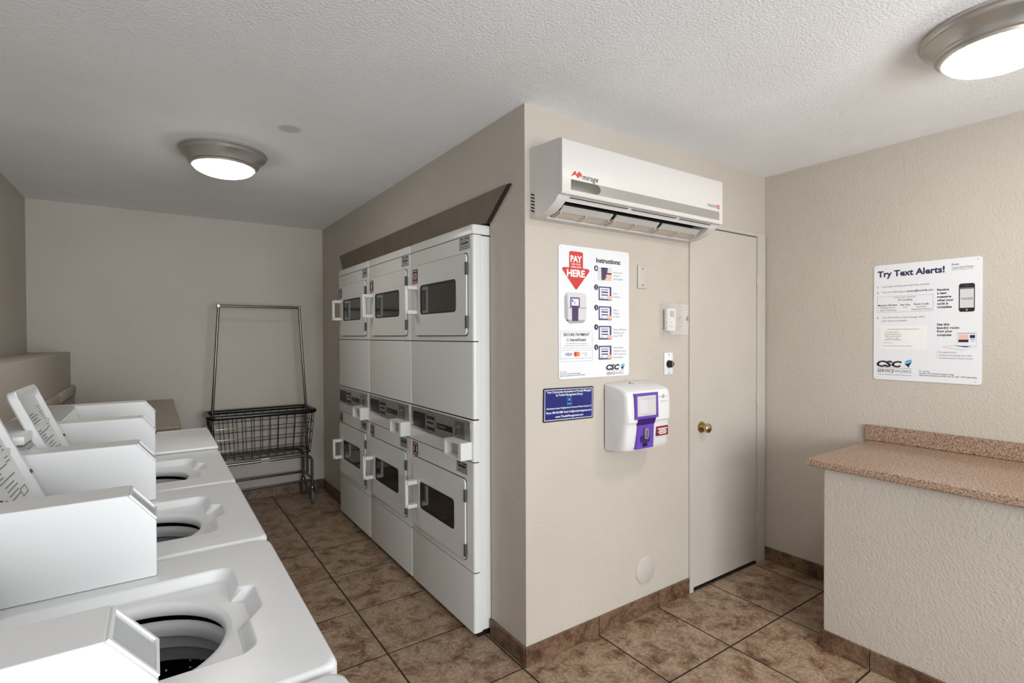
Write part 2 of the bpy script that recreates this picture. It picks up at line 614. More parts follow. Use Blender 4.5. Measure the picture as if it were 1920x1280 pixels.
# baseboards of cut tile
def baseboard(name, segs, label):
    """segs: list of boxes, each its own tile"""
    p = struct(empty(name, (0, 0, 0)), label)
    for b in segs:
        MB().box(*b, 0.0015, 1).build('baseboard_tile', 'base_tile', p, smooth=False)
    return p
BH, BT = 0.086, 0.011
def runx(xs, y, sgn):
    return [(xs[i] + 0.0025, xs[i + 1] - 0.0025, min(y, y + sgn * BT), max(y, y + sgn * BT), 0.0, BH) for i in range(len(xs) - 1)]
def runy(ys, x, sgn):
    return [(min(x, x + sgn * BT), max(x, x + sgn * BT), ys[i] + 0.0015, ys[i + 1] - 0.0015, 0.0, BH) for i in range(len(ys) - 1)]
baseboard('baseboard_door', runx([XC - BT, 1.745, 2.176, DX0], YC, -1), 'brown tile baseboard below the pay station')
baseboard('baseboard_dryers', runy([YC, OY0], XC, -1) + runy([OY1, 4.70, YB - BT], XC, -1), 'brown tile baseboard beside the dryers')
baseboard('baseboard_right', runy([1.14, 1.38, 1.80], XR, -1), 'brown tile baseboard by the door')
baseboard('baseboard_back', runx([0.0, 0.44, 0.88, XC], YB, -1), 'brown tile baseboard behind the wire cart')

# door
d = struct(empty('door_1', ((DX0 + DX1) / 2, YC, 0)), 'beige flush door with brass knob')
cx = (DX0 + DX1) / 2
fr = MB()
LX0, LX1, LZ = 2.474, 3.112, 2.048
for (a, b) in ((DX0, LX0 - 0.003), (LX1 + 0.003, DX1)):
    fr.box(a - cx, b - cx, -0.012, 0.10, 0, DZ, 0.002, 1)
fr.box(LX0 - 0.003 - cx, LX1 + 0.003 - cx, -0.012, 0.10, LZ + 0.004, DZ, 0.002, 1)
fr.build('door_frame', 'door_paint', d)
leaf = MB().box(LX0 - cx, LX1 - cx, -0.004, 0.036, 0.018, LZ, 0.002, 1).build('door_leaf', 'door_paint', d)
MB().box(LX0 - cx, LX1 - cx, -0.008, 0.09, 0.0, 0.008).build('threshold', 'dark_gap', d)
MB().box(LX0 - cx, LX1 - cx, 0.05, 0.06, 0.008, LZ).build('door_dark_sheet', 'dark_gap', d)  # dark sheet behind the leaf so the gap under it reads as shade
k = MB().lathe([(0.0, -0.066), (0.014, -0.064), (0.025, -0.056), (0.027, -0.044), (0.022, -0.034), (0.012, -0.028), (0.011, -0.014), (0.030, -0.012), (0.033, -0.006), (0.033, -0.004)], (2.548 - cx, 0, 0.917), 24, 'y')
k.build('door_knob', 'brass', leaf)
MB().box(LX0 - cx - 0.002, LX0 - cx + 0.001, -0.0055, 0.0, 0.885, 0.95).build('latch_plate', 'nickel', leaf)
for z in (1.78, 1.02, 0.262):
    MB().box(LX1 - cx - 0.003, LX1 - cx + 0.012, -0.016, -0.0035, z - 0.047, z + 0.047, 0.003, 1).build('hinge', 'door_paint', d)

# ------------------------------------------------------------------ counter on the right
cw = tag(MB().box(2.520, XR - 0.001, FRONT_Y + 0.001, 1.136, 0, 0.8315, 0.004, 1).build('counter_base', 'wall_paint'), 'beige textured counter base under the speckled laminate top', 'counter base')
bc = baseboard('baseboard_counter', runy([-0.84, -0.4, 0.055, 0.50, 0.945, 1.139], 2.520, -1) + runx([2.520 - BT, 2.84, XR - BT], 1.136, 1), 'brown tile baseboard under the counter')
ct = tag(empty('countertop', (2.85, 0.3, 0.832)), 'speckled tan laminate countertop with backsplash by the text alert sign', 'countertop')
prof = [(2.487 - 2.85, 0.004), (2.490 - 2.85, 0.0), (XR - 2.85 - 0.002, 0.0), (XR - 2.85 - 0.002, 0.034), (2.497 - 2.85, 0.034), (2.489 - 2.85, 0.031), (2.487 - 2.85, 0.024)]
MB().prism(prof, 'xz', FRONT_Y - 0.3 + 0.01, 1.195 - 0.3).build('worktop', 'granite_laminate', ct, angle=25)
MB().box(XR - 2.85 - 0.024, XR - 2.85 - 0.002, FRONT_Y - 0.3 + 0.01, 1.228 - 0.3, 0.0345, 0.116, 0.002, 1).build('backsplash', 'granite_laminate', ct)

# ------------------------------------------------------------------ filler board above the dryers
fb = tag(empty('filler_board', (XC, 3.2, 1.98)), 'taupe trapezoid board covering the gap on the wall above the stacked dryers', 'board')
ys = [(4.452, 2.124), (4.348, 1.985)]
J = 3.40
def brd(pts, m, name, x0=-0.020, x1=-0.0005):
    MB().prism([(y - 3.2, z - 1.98) for y, z in pts], 'yz', x0, x1).build(name, m, fb, smooth=False)
brd([(J + 0.001, 1.975), (4.340, 1.975), (4.452, 2.116), (J + 0.001, 2.116)], 'board_taupe', 'board_panel')
brd([(2.10, 1.975), (J - 0.001, 1.975), (J - 0.001, 2.116), (1.923, 2.116)], 'board_taupe', 'board_panel')
brd([(2.0795, 1.975), (2.0995, 1.975), (1.9225, 2.116), (1.9025, 2.116)], 'board_edge', 'end_strip', -0.014, -0.0005)

# ------------------------------------------------------------------ laminate shelf counter beyond the washers
sc = tag(empty('side_counter', (-0.19, 4.3, 0)), 'brown laminate counter against the back wall past the washers', 'counter')
MB().box(-0.325, 0.312, -0.745, 0.760, 0.892, 0.930, 0.003, 1).build('worktop', 'brown_laminate', sc)
MB().box(-0.325, 0.285, -0.72, 0.755, 0.0, 0.8915, 0.003, 1).build('base', 'wall_paint', sc)
MB().box(-0.325, -0.305, -0.745, 0.760, 0.9305, 1.005, 0.002, 1).build('backsplash', 'brown_laminate', sc)
pc = tag(empty('pipe_cover', (LEDGE_X, 3.6, 1.0)), 'beige pipe cover running along the ledge behind the washers', 'pipe cover')
for a, b in ((1.6, 4.262), (4.27, 5.05)):
    MB().box(0.0005, 0.03, a - 3.6, b - 3.6, 0.012, 0.082, 0.008, 2).build('cover_length', 'wall_paint', pc)

# ================================================================== WASHERS
def make_washer():
    """front towards local -y, user's right is local +x; origin at the base centre"""
    root = empty('washing_machine', (0, 0, 0))
    HW, HD, ZT = 0.3275, 0.35, 0.90
    HC = (-0.028, -0.045)          # tub hole centre
    HR = 0.163
    outer = rrect(-HW + 0.012, HW - 0.012, -HD + 0.012, HD - 0.012, 0.022)
    skirt = rrect(-HW, HW, -HD, HD, 0.03)
    rec = rrect(-0.205, 0.186, -0.243, 0.16, 0.035)
    # recess outline with the finger scoop at the front
    def with_scoop(rc, ye, sc):
        out = []
        for i in range(len(rc)):
            p, q = rc[i], rc[(i + 1) % len(rc)]
            out.append(p)
            if abs(p[1] - ye) < 1e-6 and abs(q[1] - ye) < 1e-6 and q[0] > p[0]:
                out.extend(sc)
        return out
    ro = with_scoop(rec, -0.243, [(-0.092, -0.243), (-0.056, -0.268), (-0.046, -0.272), (0.044, -0.272), (0.054, -0.268), (0.064, -0.243)])
    ri = with_scoop(rrect(-0.192, 0.173, -0.230, 0.147, 0.03), -0.230, [(-0.078, -0.230), (-0.048, -0.253), (-0.040, -0.256), (0.036, -0.256), (0.044, -0.253), (0.050, -0.230)])
    cir = [(HC[0] + HR * math.cos(2 * math.pi * i / 64), HC[1] + HR * math.sin(2 * math.pi * i / 64)) for i in range(64)]
    an = angles_for([outer, ro, ri, cir], HC, 96)
    def L(poly, z, s=1.0):
        out = []
        for a in an:
            p = raycast(poly, HC, a)
            out.append((HC[0] + (p[0] - HC[0]) * s, HC[1] + (p[1] - HC[1]) * s, z))
        return out
    top = MB()
    top.loft([L(skirt, ZT - 0.036), L(skirt, ZT - 0.010), L(rrect(-HW + .004, HW - .004, -HD + .004, HD - .004, .028), ZT - 0.003),
              L(outer, ZT), L(ro, ZT, 1.02), L(ro, ZT - 0.0016), L(ro, ZT - 0.0050, 0.99), L(ri, ZT - 0.0195, 1.006), L(ri, ZT - 0.0225, 0.99), L(ri, ZT - 0.023, 0.97),
              L(cir, ZT - 0.023, 1.09), L(cir, ZT - 0.025, 1.04), L(cir, ZT - 0.031, 1.01), L(cir, ZT - 0.042, 1.0), L(cir, ZT - 0.05, 1.03)])
    top.build('top_panel', 'enamel', root, angle=60, wn=True)
    # cabinet, open at the top under the panel
    bo = rrect(-HW + 0.003, HW - 0.003, -HD + 0.004, HD - 0.002, 0.02)
    cab = MB()
    cab.loft([[(p[0], p[1], 0.03) for p in bo], [(p[0], p[1], ZT - 0.0365) for p in bo]], True, False)
    cab.build('cabinet', 'enamel', root)
    for sx in (-1, 1):
        for sy in (-1, 1):
            MB().lathe([(0.022, 0.0), (0.022, 0.012), (0.012, 0.014), (0.012, 0.034)], (sx * 0.27, sy * 0.29, 0), 12, 'z', True, True).build('foot', 'black', root)
    # tub seen through the hole
    c = (HC[0], HC[1], 0)
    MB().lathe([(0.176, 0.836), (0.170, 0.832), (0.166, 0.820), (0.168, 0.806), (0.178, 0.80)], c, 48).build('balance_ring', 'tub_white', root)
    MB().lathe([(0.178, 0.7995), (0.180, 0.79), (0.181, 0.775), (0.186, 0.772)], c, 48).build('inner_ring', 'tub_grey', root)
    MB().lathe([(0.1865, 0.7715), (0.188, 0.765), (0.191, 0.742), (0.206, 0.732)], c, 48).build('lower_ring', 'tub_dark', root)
    MB().lathe([(0.206, 0.7315), (0.208, 0.60), (0.205, 0.50), (0.19, 0.46), (0.06, 0.455), (0.0, 0.46)], c, 48).build('basket', 'basket_speckle', root)
    MB().lathe([(0.205, 0.85), (0.215, 0.845), (0.222, 0.66), (0.222, 0.45)], c, 48).build('outer_tub', 'black', root)
    # rear console
    con = MB()
    con.prism([(0.345, ZT + 0.0005), (0.345, 1.098), (0.248, 1.098), (0.236, 1.090), (0.190, 0.925), (0.190, ZT + 0.0005)], 'yz', -HW + 0.004, 0.224)
    co = con.build('rear_console', 'light_grey', root)
    MB().box(-HW + 0.003, 0.224, 0.236, 0.349, 1.1025, 1.132, 0.006).build('console_cap', 'enamel', co)
    pl = MB()
    pl.prism([(0.2325, 1.083), (0.2305, 1.084), (0.197, 0.952), (0.199, 0.951)], 'yz', -HW + 0.02, 0.20)
    pl.build('control_panel', 'plastic_white', co)
    tri = MB()
    tri.prism([(0.240, 1.083), (0.262, 1.035), (0.223, 1.035)], 'yz', -HW + 0.0005, -HW + 0.0035)
    tri.build('console_end_inset', 'mid_grey', co)  # grey triangle standing for the dark hollow end of the console
    # meter case at the user's right, chamfered at the front
    X0, X1 = 0.226, 0.3295
    pf = [(0.345, 0.9005), (0.345, 1.091), (-0.048, 1.091), (-0.100, 1.026), (-0.100, 0.9035), (-0.097, 0.9005)]
    mc = MB()
    def inset(pts, d):
        cxp = sum(p[0] for p in pts) / len(pts); czp = sum(p[1] for p in pts) / len(pts)
        n_ = len(pts); out = []
        for i in range(n_):
            p0, p1, p2 = Vector(pts[i - 1]), Vector(pts[i]), Vector(pts[(i + 1) % n_])
            e1 = (p1 - p0).normalized(); e2 = (p2 - p1).normalized()
            n1 = Vector((-e1.y, e1.x)); n2 = Vector((-e2.y, e2.x))
            if n1.dot(Vector((cxp, czp)) - p1) < 0 and n2.dot(Vector((cxp, czp)) - p1) < 0: n1, n2 = -n1, -n2
            b = (n1 + n2); b = b / max(0.3, b.length_squared) * 2 * 0.5
            out.append((p1.x + b.x * d * 1.0, p1.y + b.y * d))
        return out
    bx = 0.004
    loops = [[(X0, *p) for p in inset(pf, bx)], [(X0 + bx * .3, *p) for p in inset(pf, bx * .3)], [(X0 + bx, *p) for p in pf],
             [(X1 - bx, *p) for p in pf], [(X1 - bx * .3, *p) for p in inset(pf, bx * .3)], [(X1, *p) for p in inset(pf, bx)]]
    mc.loft(loops, True, True)
    mo = mc.build('meter_case', 'enamel', root, angle=40, wn=True)
    # framed window on the chamfer
    ch = Vector((-0.100 + 0.048, 1.026 - 1.091)).normalized()
    nn = Vector((ch.y, -ch.x))
    if nn.y < 0: nn = -nn
    def onch(t, off): return (-0.048 + ch.x * t + nn.x * off, 1.091 + ch.y * t + nn.y * off)
    def slab(x0, x1, t0, t1, o0, o1):
        return MB().prism([onch(t0, o0), onch(t1, o0), onch(t1, o1), onch(t0, o1)], 'yz', x0, x1)
    fm = slab(X0 + .006, X1 - .006, .003, .008, .0002, .004)
    fm.prism([onch(.0758, .0002), onch(.081, .0002), onch(.081, .004), onch(.0758, .004)], 'yz', X0 + .006, X1 - .006)
    for a, b in ((X0 + .006, X0 + .012), (X1 - .012, X1 - .006)):
        fm.prism([onch(.008, .0002), onch(.0758, .0002), onch(.0758, .004), onch(.008, .004)], 'yz', a, b)
    fm.build('display_frame', 'enamel', mo)
    slab(X0 + .012, X1 - .012, .008, .0758, .0002, .0012).build('display_window', 'mid_grey_gloss', mo)
    return root

mat('mid_grey_gloss', (190, 194, 196), 0.12)

def make_lid():
    """hinge along local x at y=0; closed it reaches to -y; the inner face is underneath"""
    ld_ = MB()
    D_, x0, x1 = 0.380, -0.192, 0.173
    o = rrect(x0, x1, -D_, 0.0, 0.03)
    i1 = rrect(x0 + 0.018, x1 - 0.018, -D_ + 0.018, -0.018, 0.02)
    i2 = rrect(x0 + 0.032, x1 - 0.032, -D_ + 0.032, -0.032, 0.016)
    s = lambda p, z: [(q[0], q[1], z) for q in p]
    ld_.loft([s(rrect(x0 + .005, x1 - .005, -D_ + .005, -.005, .027), 0.018), s(o, 0.013), s(o, -0.006), s(rrect(x0 + .003, x1 - .003, -D_ + .003, -.003, .028), -0.009), s(i1, -0.009), s(i2, 0.004)], True, True)
    return ld_

def lid_print(parent):
    """grey moulded instructions on the underside of the lid, lines across the short way"""
    m = MB()
    zz = 0.0036
    def bar(x0, x1, y0, y1): m.box(min(x0, x1), max(x0, x1), min(y0, y1), max(y0, y1), zz - 0.0006, zz)
    rnd = random.Random(3)
    for r_ in range(11):
        y = -0.285 + r_ * 0.0105
        L_ = 0.09 + 0.14 * rnd.random()
        bar(-0.145, -0.145 + L_, y, y + 0.0022)
    for k_ in range(4):
        y = -0.165 + k_ * 0.012
        bar(-0.05, 0.02 + 0.05 * rnd.random(), y, y + 0.0022)
    for k_ in range(5):
        y = -0.10 + k_ * 0.011
        bar(0.02, 0.06 + 0.05 * rnd.random(), y, y + 0.0022)
    # circular symbols
    for (cx_, cy_, r_) in ((-0.10, -0.12, 0.022), (-0.05, -0.085, 0.016), (-0.11, -0.07, 0.014)):
        pts = [(cx_ + r_ * math.cos(a * math.pi / 10), cy_ + r_ * math.sin(a * math.pi / 10), zz - 0.0004) for a in range(20)]
        m.tube(pts, 0.0012, 4, True)
    # framed panel
    bar(0.05, 0.11, -0.135, -0.133); bar(0.05, 0.11, -0.115, -0.113); bar(0.05, 0.052, -0.133, -0.115); bar(0.108, 0.11, -0.133, -0.115)
    for r_ in range(9):
        y = -0.30 + r_ * 0.0105
        bar(0.105, 0.105 - 0.02 - 0.03 * rnd.random(), y, y + 0.0022)
    m.build('lid_print', 'ink_grey', parent)
    for x in (-0.188, 0.169):
        MB().lathe([(0.006, -0.0095), (0.006, -0.013), (0.0, -0.0135)], (x * 0.985, -0.155, 0), 10).build('bumper', 'dark_grey', parent)

PITCH = 0.664
washer0_y = 1.190
proto = make_washer()
lid = make_lid().build('lid', 'enamel', proto)
lid.location = (0, 0.150, 0.906)
lid.rotation_euler = (R(-111.5), 0, 0)
lid_print(lid)
WG = 'top loading washers in a row'
wl = ['white open top-loading washer, fourth from the one with its lid shut',
      'white open top-loading washer, third from the one with its lid shut',
      'white open top-loading washer, second from the one with its lid shut',
      'white open top-loading washer directly beside the one with its lid shut']
for i in range(4):
    o = proto if i == 0 else copy_tree(proto)
    o.location = (-0.10, washer0_y + (i - 1) * PITCH, 0)
    o.rotation_euler = (0, 0, R(90))
    tag(o, wl[i], 'washer', WG)
# last washer, lid shut
o = copy_tree(proto)
o.location = (-0.10, washer0_y + 3 * PITCH, 0)
o.rotation_euler = (0, 0, R(90))
tag(o, 'white top-loading washer with its lid shut, next to the brown side counter', 'washer', WG)
for ch in list(o.children):
    if ch.name.startswith('rear_console'):
        for g in list(ch.children):
            if g.name.startswith('console_cap'): bpy.data.objects.remove(g)
    if ch.name.startswith('lid'):
        for g in list(ch.children): bpy.data.objects.remove(g)
        bpy.data.objects.remove(ch)
MB().box(-0.327, 0.224, -0.349, 0.150, 0.9005, 0.914, 0.005, 2).build('lid', 'enamel', o)
MB().box(0.2245, 0.327, -0.349, -0.104, 0.9005, 0.908, 0.003, 1).build('corner_plate', 'enamel', o)

# ================================================================== STACKED DRYERS
def make_dryer():
    """front towards local -y at y=0, viewer's right is +x"""
    root = empty('stacked_dryer', (0, 0, 0))
    W = 0.3555
    b = MB()
    b.box(-W + 0.002, W - 0.002, 0.028, 0.68, 0.035, 1.912, 0.003, 1)
    b.build('cabinet', 'enamel_dryer', root)
    MB().box(-W + 0.02, W - 0.02, 0.03, 0.66, 0.0, 0.034).build('plinth', 'black', root)
    def panel(name, z0, z1, y0=0.0, rb=0.012):
        # front panel wrapped round the side edges
        pts = rrect(-W, W, y0, 0.05, rb, 4)
        pts = [(p[0], p[1]) for p in pts]
        MBp = MB().loft([[(p[0], p[1], z0 + .0025) for p in pts], [(p[0], p[1], z1 - .0025) for p in pts]], True, True)
        return MBp.build(name, 'enamel_dryer', root)
    panel('kick_panel', 0.030, 0.318)
    panel('middle_panel', 1.044, 1.412)
    cp = panel('control_section', 0.842, 1.042, -0.002)
    cap = MB()
    cpts = rrect(-W, W, -0.002, 0.68, 0.014, 4)
    cap.loft([[(p[0], p[1], 1.918) for p in cpts], [(p[0], p[1], 1.956) for p in cpts], [(p[0] * .985, p[1] * .985 + .004, 1.963) for p in cpts]], True, True)
    cap.build('top_cap', 'enamel_dryer', root)
    for zj in (0.318, 0.842, 1.043, 1.412, 1.9175):
        MB().box(-W + 0.003, W - 0.003, 0.004, 0.048, zj - 0.0035, zj + 0.0035).build('panel_joint', 'dark_gap', root)
    def fascia(name, z0, z1, dx0, dx1, dz0, dz1):
        f = MB()
        pts = rrect(-W, W, 0.0, 0.05, 0.012, 4)
        f.loft([[(p[0], p[1], z0 + .0025) for p in pts], [(p[0], p[1], z1 - .0025) for p in pts]], True, True)
        fo = f.build(name, 'enamel_dryer', root)
        # dark joint round the door
        g = MB()
        ring_plate(g, rrect(dx0 - .004, dx1 + .004, dz0 - .004, dz1 + .004, .022), rrect(dx0 + .004, dx1 - .004, dz0 + .004, dz1 - .004, .018), -0.0012, 0.001)
        g.build('door_gap', 'dark_gap', fo)
        return fo
    def door(dx0, dx1, dz0, dz1, wx0, wx1, wz0, wz1, hx, hz0, hz1, hinges):
        m = MB()
        ring_plate(m, rrect(dx0, dx1, dz0, dz1, .022), rrect(wx0, wx1, wz0, wz1, .022), -0.010, -0.001)
        # soft outer edge
        do = m.build('door', 'enamel_dryer', root)
        g = MB()
        ring_plate(g, rrect(wx0 + .0005, wx1 - .0005, wz0 + .0005, wz1 - .0005, .0215), rrect(wx0 + .009, wx1 - .009, wz0 + .009, wz1 - .009, .016), -0.0085, -0.0015)
        g.build('window_gasket', 'window_gasket', do)
        MB().prism(rrect(wx0 + .009, wx1 - .009, wz0 + .009, wz1 - .009, .016), 'xz', -0.005, -0.0016).build('window_pane', 'glass_dark', do)
        # handle: square bow standing off the door
        h = MB()
        h.box(hx - 0.012, hx + 0.012, -0.075, -0.058, hz0, hz1, 0.003, 1)
        h.box(hx - 0.012, hx + 0.030, -0.068, -0.0105, hz1 - 0.022, hz1, 0.003, 1)
        h.box(hx - 0.012, hx + 0.030, -0.068, -0.0105, hz0, hz0 + 0.022, 0.003, 1)
        h.build('handle', 'plastic_white', do)
        for hz in hinges:
            MB().box(dx1 - 0.006, dx1 + 0.009, -0.0145, -0.001, hz - 0.03, hz + 0.03, 0.002, 1).build('hinge', 'dark_grey', do)
    fascia('upper_fascia', 1.412, 1.917, -0.283, 0.305, 1.442, 1.832)
    door(-0.283, 0.305, 1.442, 1.832, -0.216, 0.205, 1.557, 1.720, -0.275, 1.562, 1.72, (1.76, 1.505))
    fascia('lower_fascia', 0.318, 0.842, -0.325, 0.284, 0.360, 0.748)
    door(-0.325, 0.284, 0.360, 0.748, -0.232, 0.176, 0.472, 0.626, -0.288, 0.468, 0.622, (0.672, 0.408))
    # controls
    s = MB().prism(rrect(-0.347, 0.331, 0.912, 1.034, .012, 3), 'xz', -0.0055, -0.0022).build('control_plate', 'silver', root)
    MB().rect(-0.322, -0.165, 0.925, 1.012, -0.0065, 0.0008).build('display', 'black', s)
    p = MB()
    hexp = [(-0.156, 0.93), (-0.10, 0.912), (-0.044, 0.93), (-0.044, 1.012), (-0.10, 1.03), (-0.156, 1.012)]
    p.tube([(q[0], -0.0058, q[1]) for q in hexp], 0.0012, 4, True)
    for z in (0.998, 0.940):
        for x in (-0.142, -0.110, -0.078): p.rect(x, x + 0.026, z - 0.010, z + 0.008, -0.0068, 0.0012)
    p.rect(-0.135, -0.062, 0.964, 0.976, -0.0068, 0.0012)
    p.build('button_pad', 'black', s)
    MB().rect(-0.026, 0.155, 0.952, 0.982, -0.0068, 0.0012).build('name_badge', 'black', s)
    t = MB().frame(-0.021, -0.002, 0.957, 0.977, 0.004, -0.0071)
    t.rect(0.008, 0.075, 0.963, 0.970, -0.0071, 0.0003)
    t.build('badge_print', 'ink_grey', s, flat=True)
    MB().rect(0.184, 0.276, 0.934, 1.020, -0.0066, 0.001).build('coin_slot_plate', 'ac_display', s)
    k_ = MB()
    for z in (0.990, 0.944):
        k_.lathe([(0.0, -0.018), (0.007, -0.017), (0.007, -0.0068)], (0.206, 0, z), 12, 'y')
    k_.box(0.204, 0.208, -0.009, -0.0068, 0.944, 0.99)
    k_.build('coin_slot', 'chrome', s)
    sc_ = MB()
    for x in (-0.335, 0.319):
        for z in (0.924, 1.022): sc_.lathe([(0.0, -0.0075), (0.004, -0.007), (0.004, -0.0056)], (x, 0, z), 10, 'y')
    sc_.build('plate_screw', 'dark_grey', s)
    # coin box: open white frame standing proud with a grey window at its back
    cb = MB()
    bx0, bx1, bz0, bz1, d0 = 0.172, 0.340, 0.856, 0.938, -0.062
    cb.box(bx0, bx1, d0, -0.0025, bz0, bz0 + 0.008); cb.box(bx0, bx1, d0, -0.0025, bz1 - 0.008, bz1)
    cb.box(bx0, bx0 + 0.008, d0, -0.0025, bz0 + .008, bz1 - .008); cb.box(bx1 - 0.026, bx1, d0, -0.0025, bz0 + .008, bz1 - .008)
    cbo = cb.build('coin_box', 'plastic_white', root)
    MB().box(bx0 + .0085, bx1 - .0265, -0.02, -0.0065, bz0 + .0085, bz1 - .0085).build('coin_window', 'light_grey', cbo)
    # rating plates
    for (px0, px1, pz0, pz1) in ((0.226, 0.330, 1.852, 1.913), (0.190, 0.296, 0.772, 0.826)):
        a = MB().rect(px0, px1, pz0, pz1, -0.0016, 0.0012).build('rating_plate', 'light_grey', root)
        q = MB().frame(px0 + .004, px1 - .004, pz0 + .004, pz1 - .016, .0018, -0.0022)
        q.rect(px0 + .018, px0 + .046, pz0 + .026, pz0 + .036, -0.0022); q.rect(px0 + .050, px1 - .018, pz0 + .026, pz0 + .036, -0.0022)
        q.rect(px0 + .02, px1 - .02, pz0 + .014, pz0 + .017, -0.0022)
        q.rect(px0 + .008, px0 + .04, pz1 - .011, pz1 - .005, -0.0022); q.rect(px1 - .05, px1 - .008, pz1 - .011, pz1 - .005, -0.0022)
        q.build('plate_print', 'ink_black', a, flat=True)
    return root

def number_sticker(parent, n, x0, x1, z0, z1, y):
    s = MB().rect(x0, x1, z0, z1, y, 0.0006).build('number_sticker', 'sticker_red', parent)
    t = MB()
    w_ = (x1 - x0)
    if len(n) == 2: t.text(n, x0 + w_ * .18, x1 - w_ * .18, (z0 + z1) / 2, (z1 - z0) * .46, y - 0.0004, 0.0)
    else: t.text(n, x0 + w_ * .32, x1 - w_ * .32, (z0 + z1) / 2, (z1 - z0) * .46, y - 0.0004, 0.0)
    t.rect(x0 + w_ * .15, x1 - w_ * .15, z1 - .011, z1 - .007, y - 0.0004, 0.0003)
    t.rect(x0 + w_ * .15, x1 - w_ * .15, z0 + .007, z0 + .011, y - 0.0004, 0.0003)
    t.build('number_lettering', 'ink_white', s, flat=True)

dry = make_dryer()
DG = 'stacked tumble dryers in the wall opening'
DP = 0.715
spec = [('10', '11', 'white stacked pair of dryers at the wall corner, under the taupe board'), ('8', '9', 'white stacked pair of dryers between the other two pairs'), ('6', '7', 'white stacked pair of dryers closest to the wire laundry cart')]
units = [dry, copy_tree(dry), copy_tree(dry)]
for i, o in enumerate(units):
    o.location = (XD, 2.4525 + i * DP, 0)
    o.rotation_euler = (0, 0, R(-90))
    tag(o, spec[i][2], 'dryer', DG)
    number_sticker(o, spec[i][0], -0.308, -0.240, 1.736, 1.815, -0.0112)
    number_sticker(o, spec[i][1], -0.338, -0.272, 0.757, 0.830, -0.0022)

# ================================================================== WIRE CART
def make_cart():
    root = empty('laundry_cart', (0.738, 4.80, 0))
    tag(root, 'chrome wire laundry cart with black rim and hanging rail by the back wall', 'cart')
    def rr3(x, y, r, z, n=5): return [(p[0], p[1], z) for p in rrect(-x, x, -y, y, r, n)]
    MB().tube(rr3(0.397, 0.178, 0.045, 0.80), 0.019, 10, True).build('rim', 'vinyl_black', root)
    bk = MB()
    ZB, ZT = 0.445, 0.795
    tx_, ty_, bx_, by_ = 0.392, 0.173, 0.362, 0.150
    wr = 0.0030
    def side(t, s):  # t in -1..1 along x on the long sides
        bk.tube([(t * tx_, s * ty_, ZT), (t * bx_, s * by_, ZB)], wr, 5)
    nx = 12
    for i in range(nx):
        t = -0.95 + 1.9 * i / (nx - 1)
        side(t, -1); side(t, 1)
        bk.tube([(t * bx_, -by_, ZB), (t * bx_, by_, ZB)], wr, 5)
    for i in range(5):
        t = -0.9 + 1.8 * i / 4
        for s in (-1, 1): bk.tube([(s * tx_, t * ty_, ZT), (s * bx_, t * by_, ZB)], wr, 5)
        bk.tube([(-bx_, t * by_, ZB + .005), (bx_, t * by_, ZB + .005)], wr, 5)
    for k in range(4):
        f = k * 0.25
        z = ZB + (ZT - ZB) * f
        x = bx_ + (tx_ - bx_) * f; y = by_ + (ty_ - by_) * f
        bk.tube(rr3(x + .003, y + .003, 0.035, z), 0.0034 if k else 0.005, 6, True)
    bk.build('wire_basket', 'cart_chrome', root)
    # two bent support tubes
    for s in (-1, 1):
        y = s * 0.162
        pts = [(-0.368, y, 0.150), (-0.368, y, 0.36)]
        for a in range(1, 6): pts.append((-0.368 + 0.06 * (1 - math.cos(R(18 * a))), y, 0.36 + 0.06 * math.sin(R(18 * a))))
        for a in range(5, -1, -1): pts.append((0.368 - 0.06 * (1 - math.cos(R(18 * a))), y, 0.36 + 0.06 * math.sin(R(18 * a))))
        pts += [(0.368, y, 0.150)]
        MB().tube(pts, 0.0115, 10).build('support_tube', 'cart_chrome', root)
        MB().tube([(-0.36, y, 0.205), (0.36, y, 0.205)], 0.010, 8).build('base_rail', 'cart_chrome', root)
    for s in (-1, 1):
        MB().tube([(s * 0.368, -0.152, 0.215), (s * 0.368, 0.152, 0.215)], 0.010, 8).build('cross_rail', 'cart_chrome', root)
    for sx in (-1, 1):
        for sy in (-1, 1):
            x, y = sx * 0.368, sy * 0.162
            fk = MB()
            fk.lathe([(0.019, 0.150), (0.021, 0.138), (0.012, 0.130)], (x, y, 0), 14, 'z', True, True)
            for e in (-1, 1):
                fk.prism([(y - .016, .134), (y + .016, .134), (y + .026, .062), (y + .012, .052), (y - .002, .060)], 'yz', x + e * 0.017, x + e * 0.0205)
            co = fk.build('caster', 'cart_chrome', root)
            MB().lathe([(0.0, -0.014), (0.030, -0.014), (0.050, -0.0125), (0.059, -0.006), (0.059, 0.006), (0.050, 0.0125), (0.030, 0.014), (0.0, 0.014)], (x, y + .014, 0.0595), 24, 'x').build('wheel', 'rubber_grey', co)
            MB().lathe([(0.0, -0.0225), (0.009, -0.0215), (0.009, 0.0215), (0.0, 0.0225)], (x, y + .014, 0.0595), 10, 'x').build('axle_bolt', 'cart_chrome', co)
    # hanging rail
    for s in (-1, 1):
        MB().tube([(s * 0.368, 0, 0.226), (s * 0.366, 0, 0.45), (s * 0.360, 0, 0.80), (s * 0.309, 0, 1.678)], 0.0105, 10).build('upright', 'cart_chrome', root)
        MB().box(s * 0.309 - 0.013, s * 0.309 + 0.013, -0.013, 0.013, 1.672, 1.702, 0.004, 1).build('corner_fitting', 'cart_chrome', root)
    MB().tube([(-0.297, 0, 1.688), (0.297, 0, 1.688)], 0.0105, 10).build('hanging_bar', 'cart_chrome', root)
    MB().box(-0.03, 0.03, -0.1665, -0.164, 0.405, 0.438).build('tag_plate', 'silver', root)
make_cart()

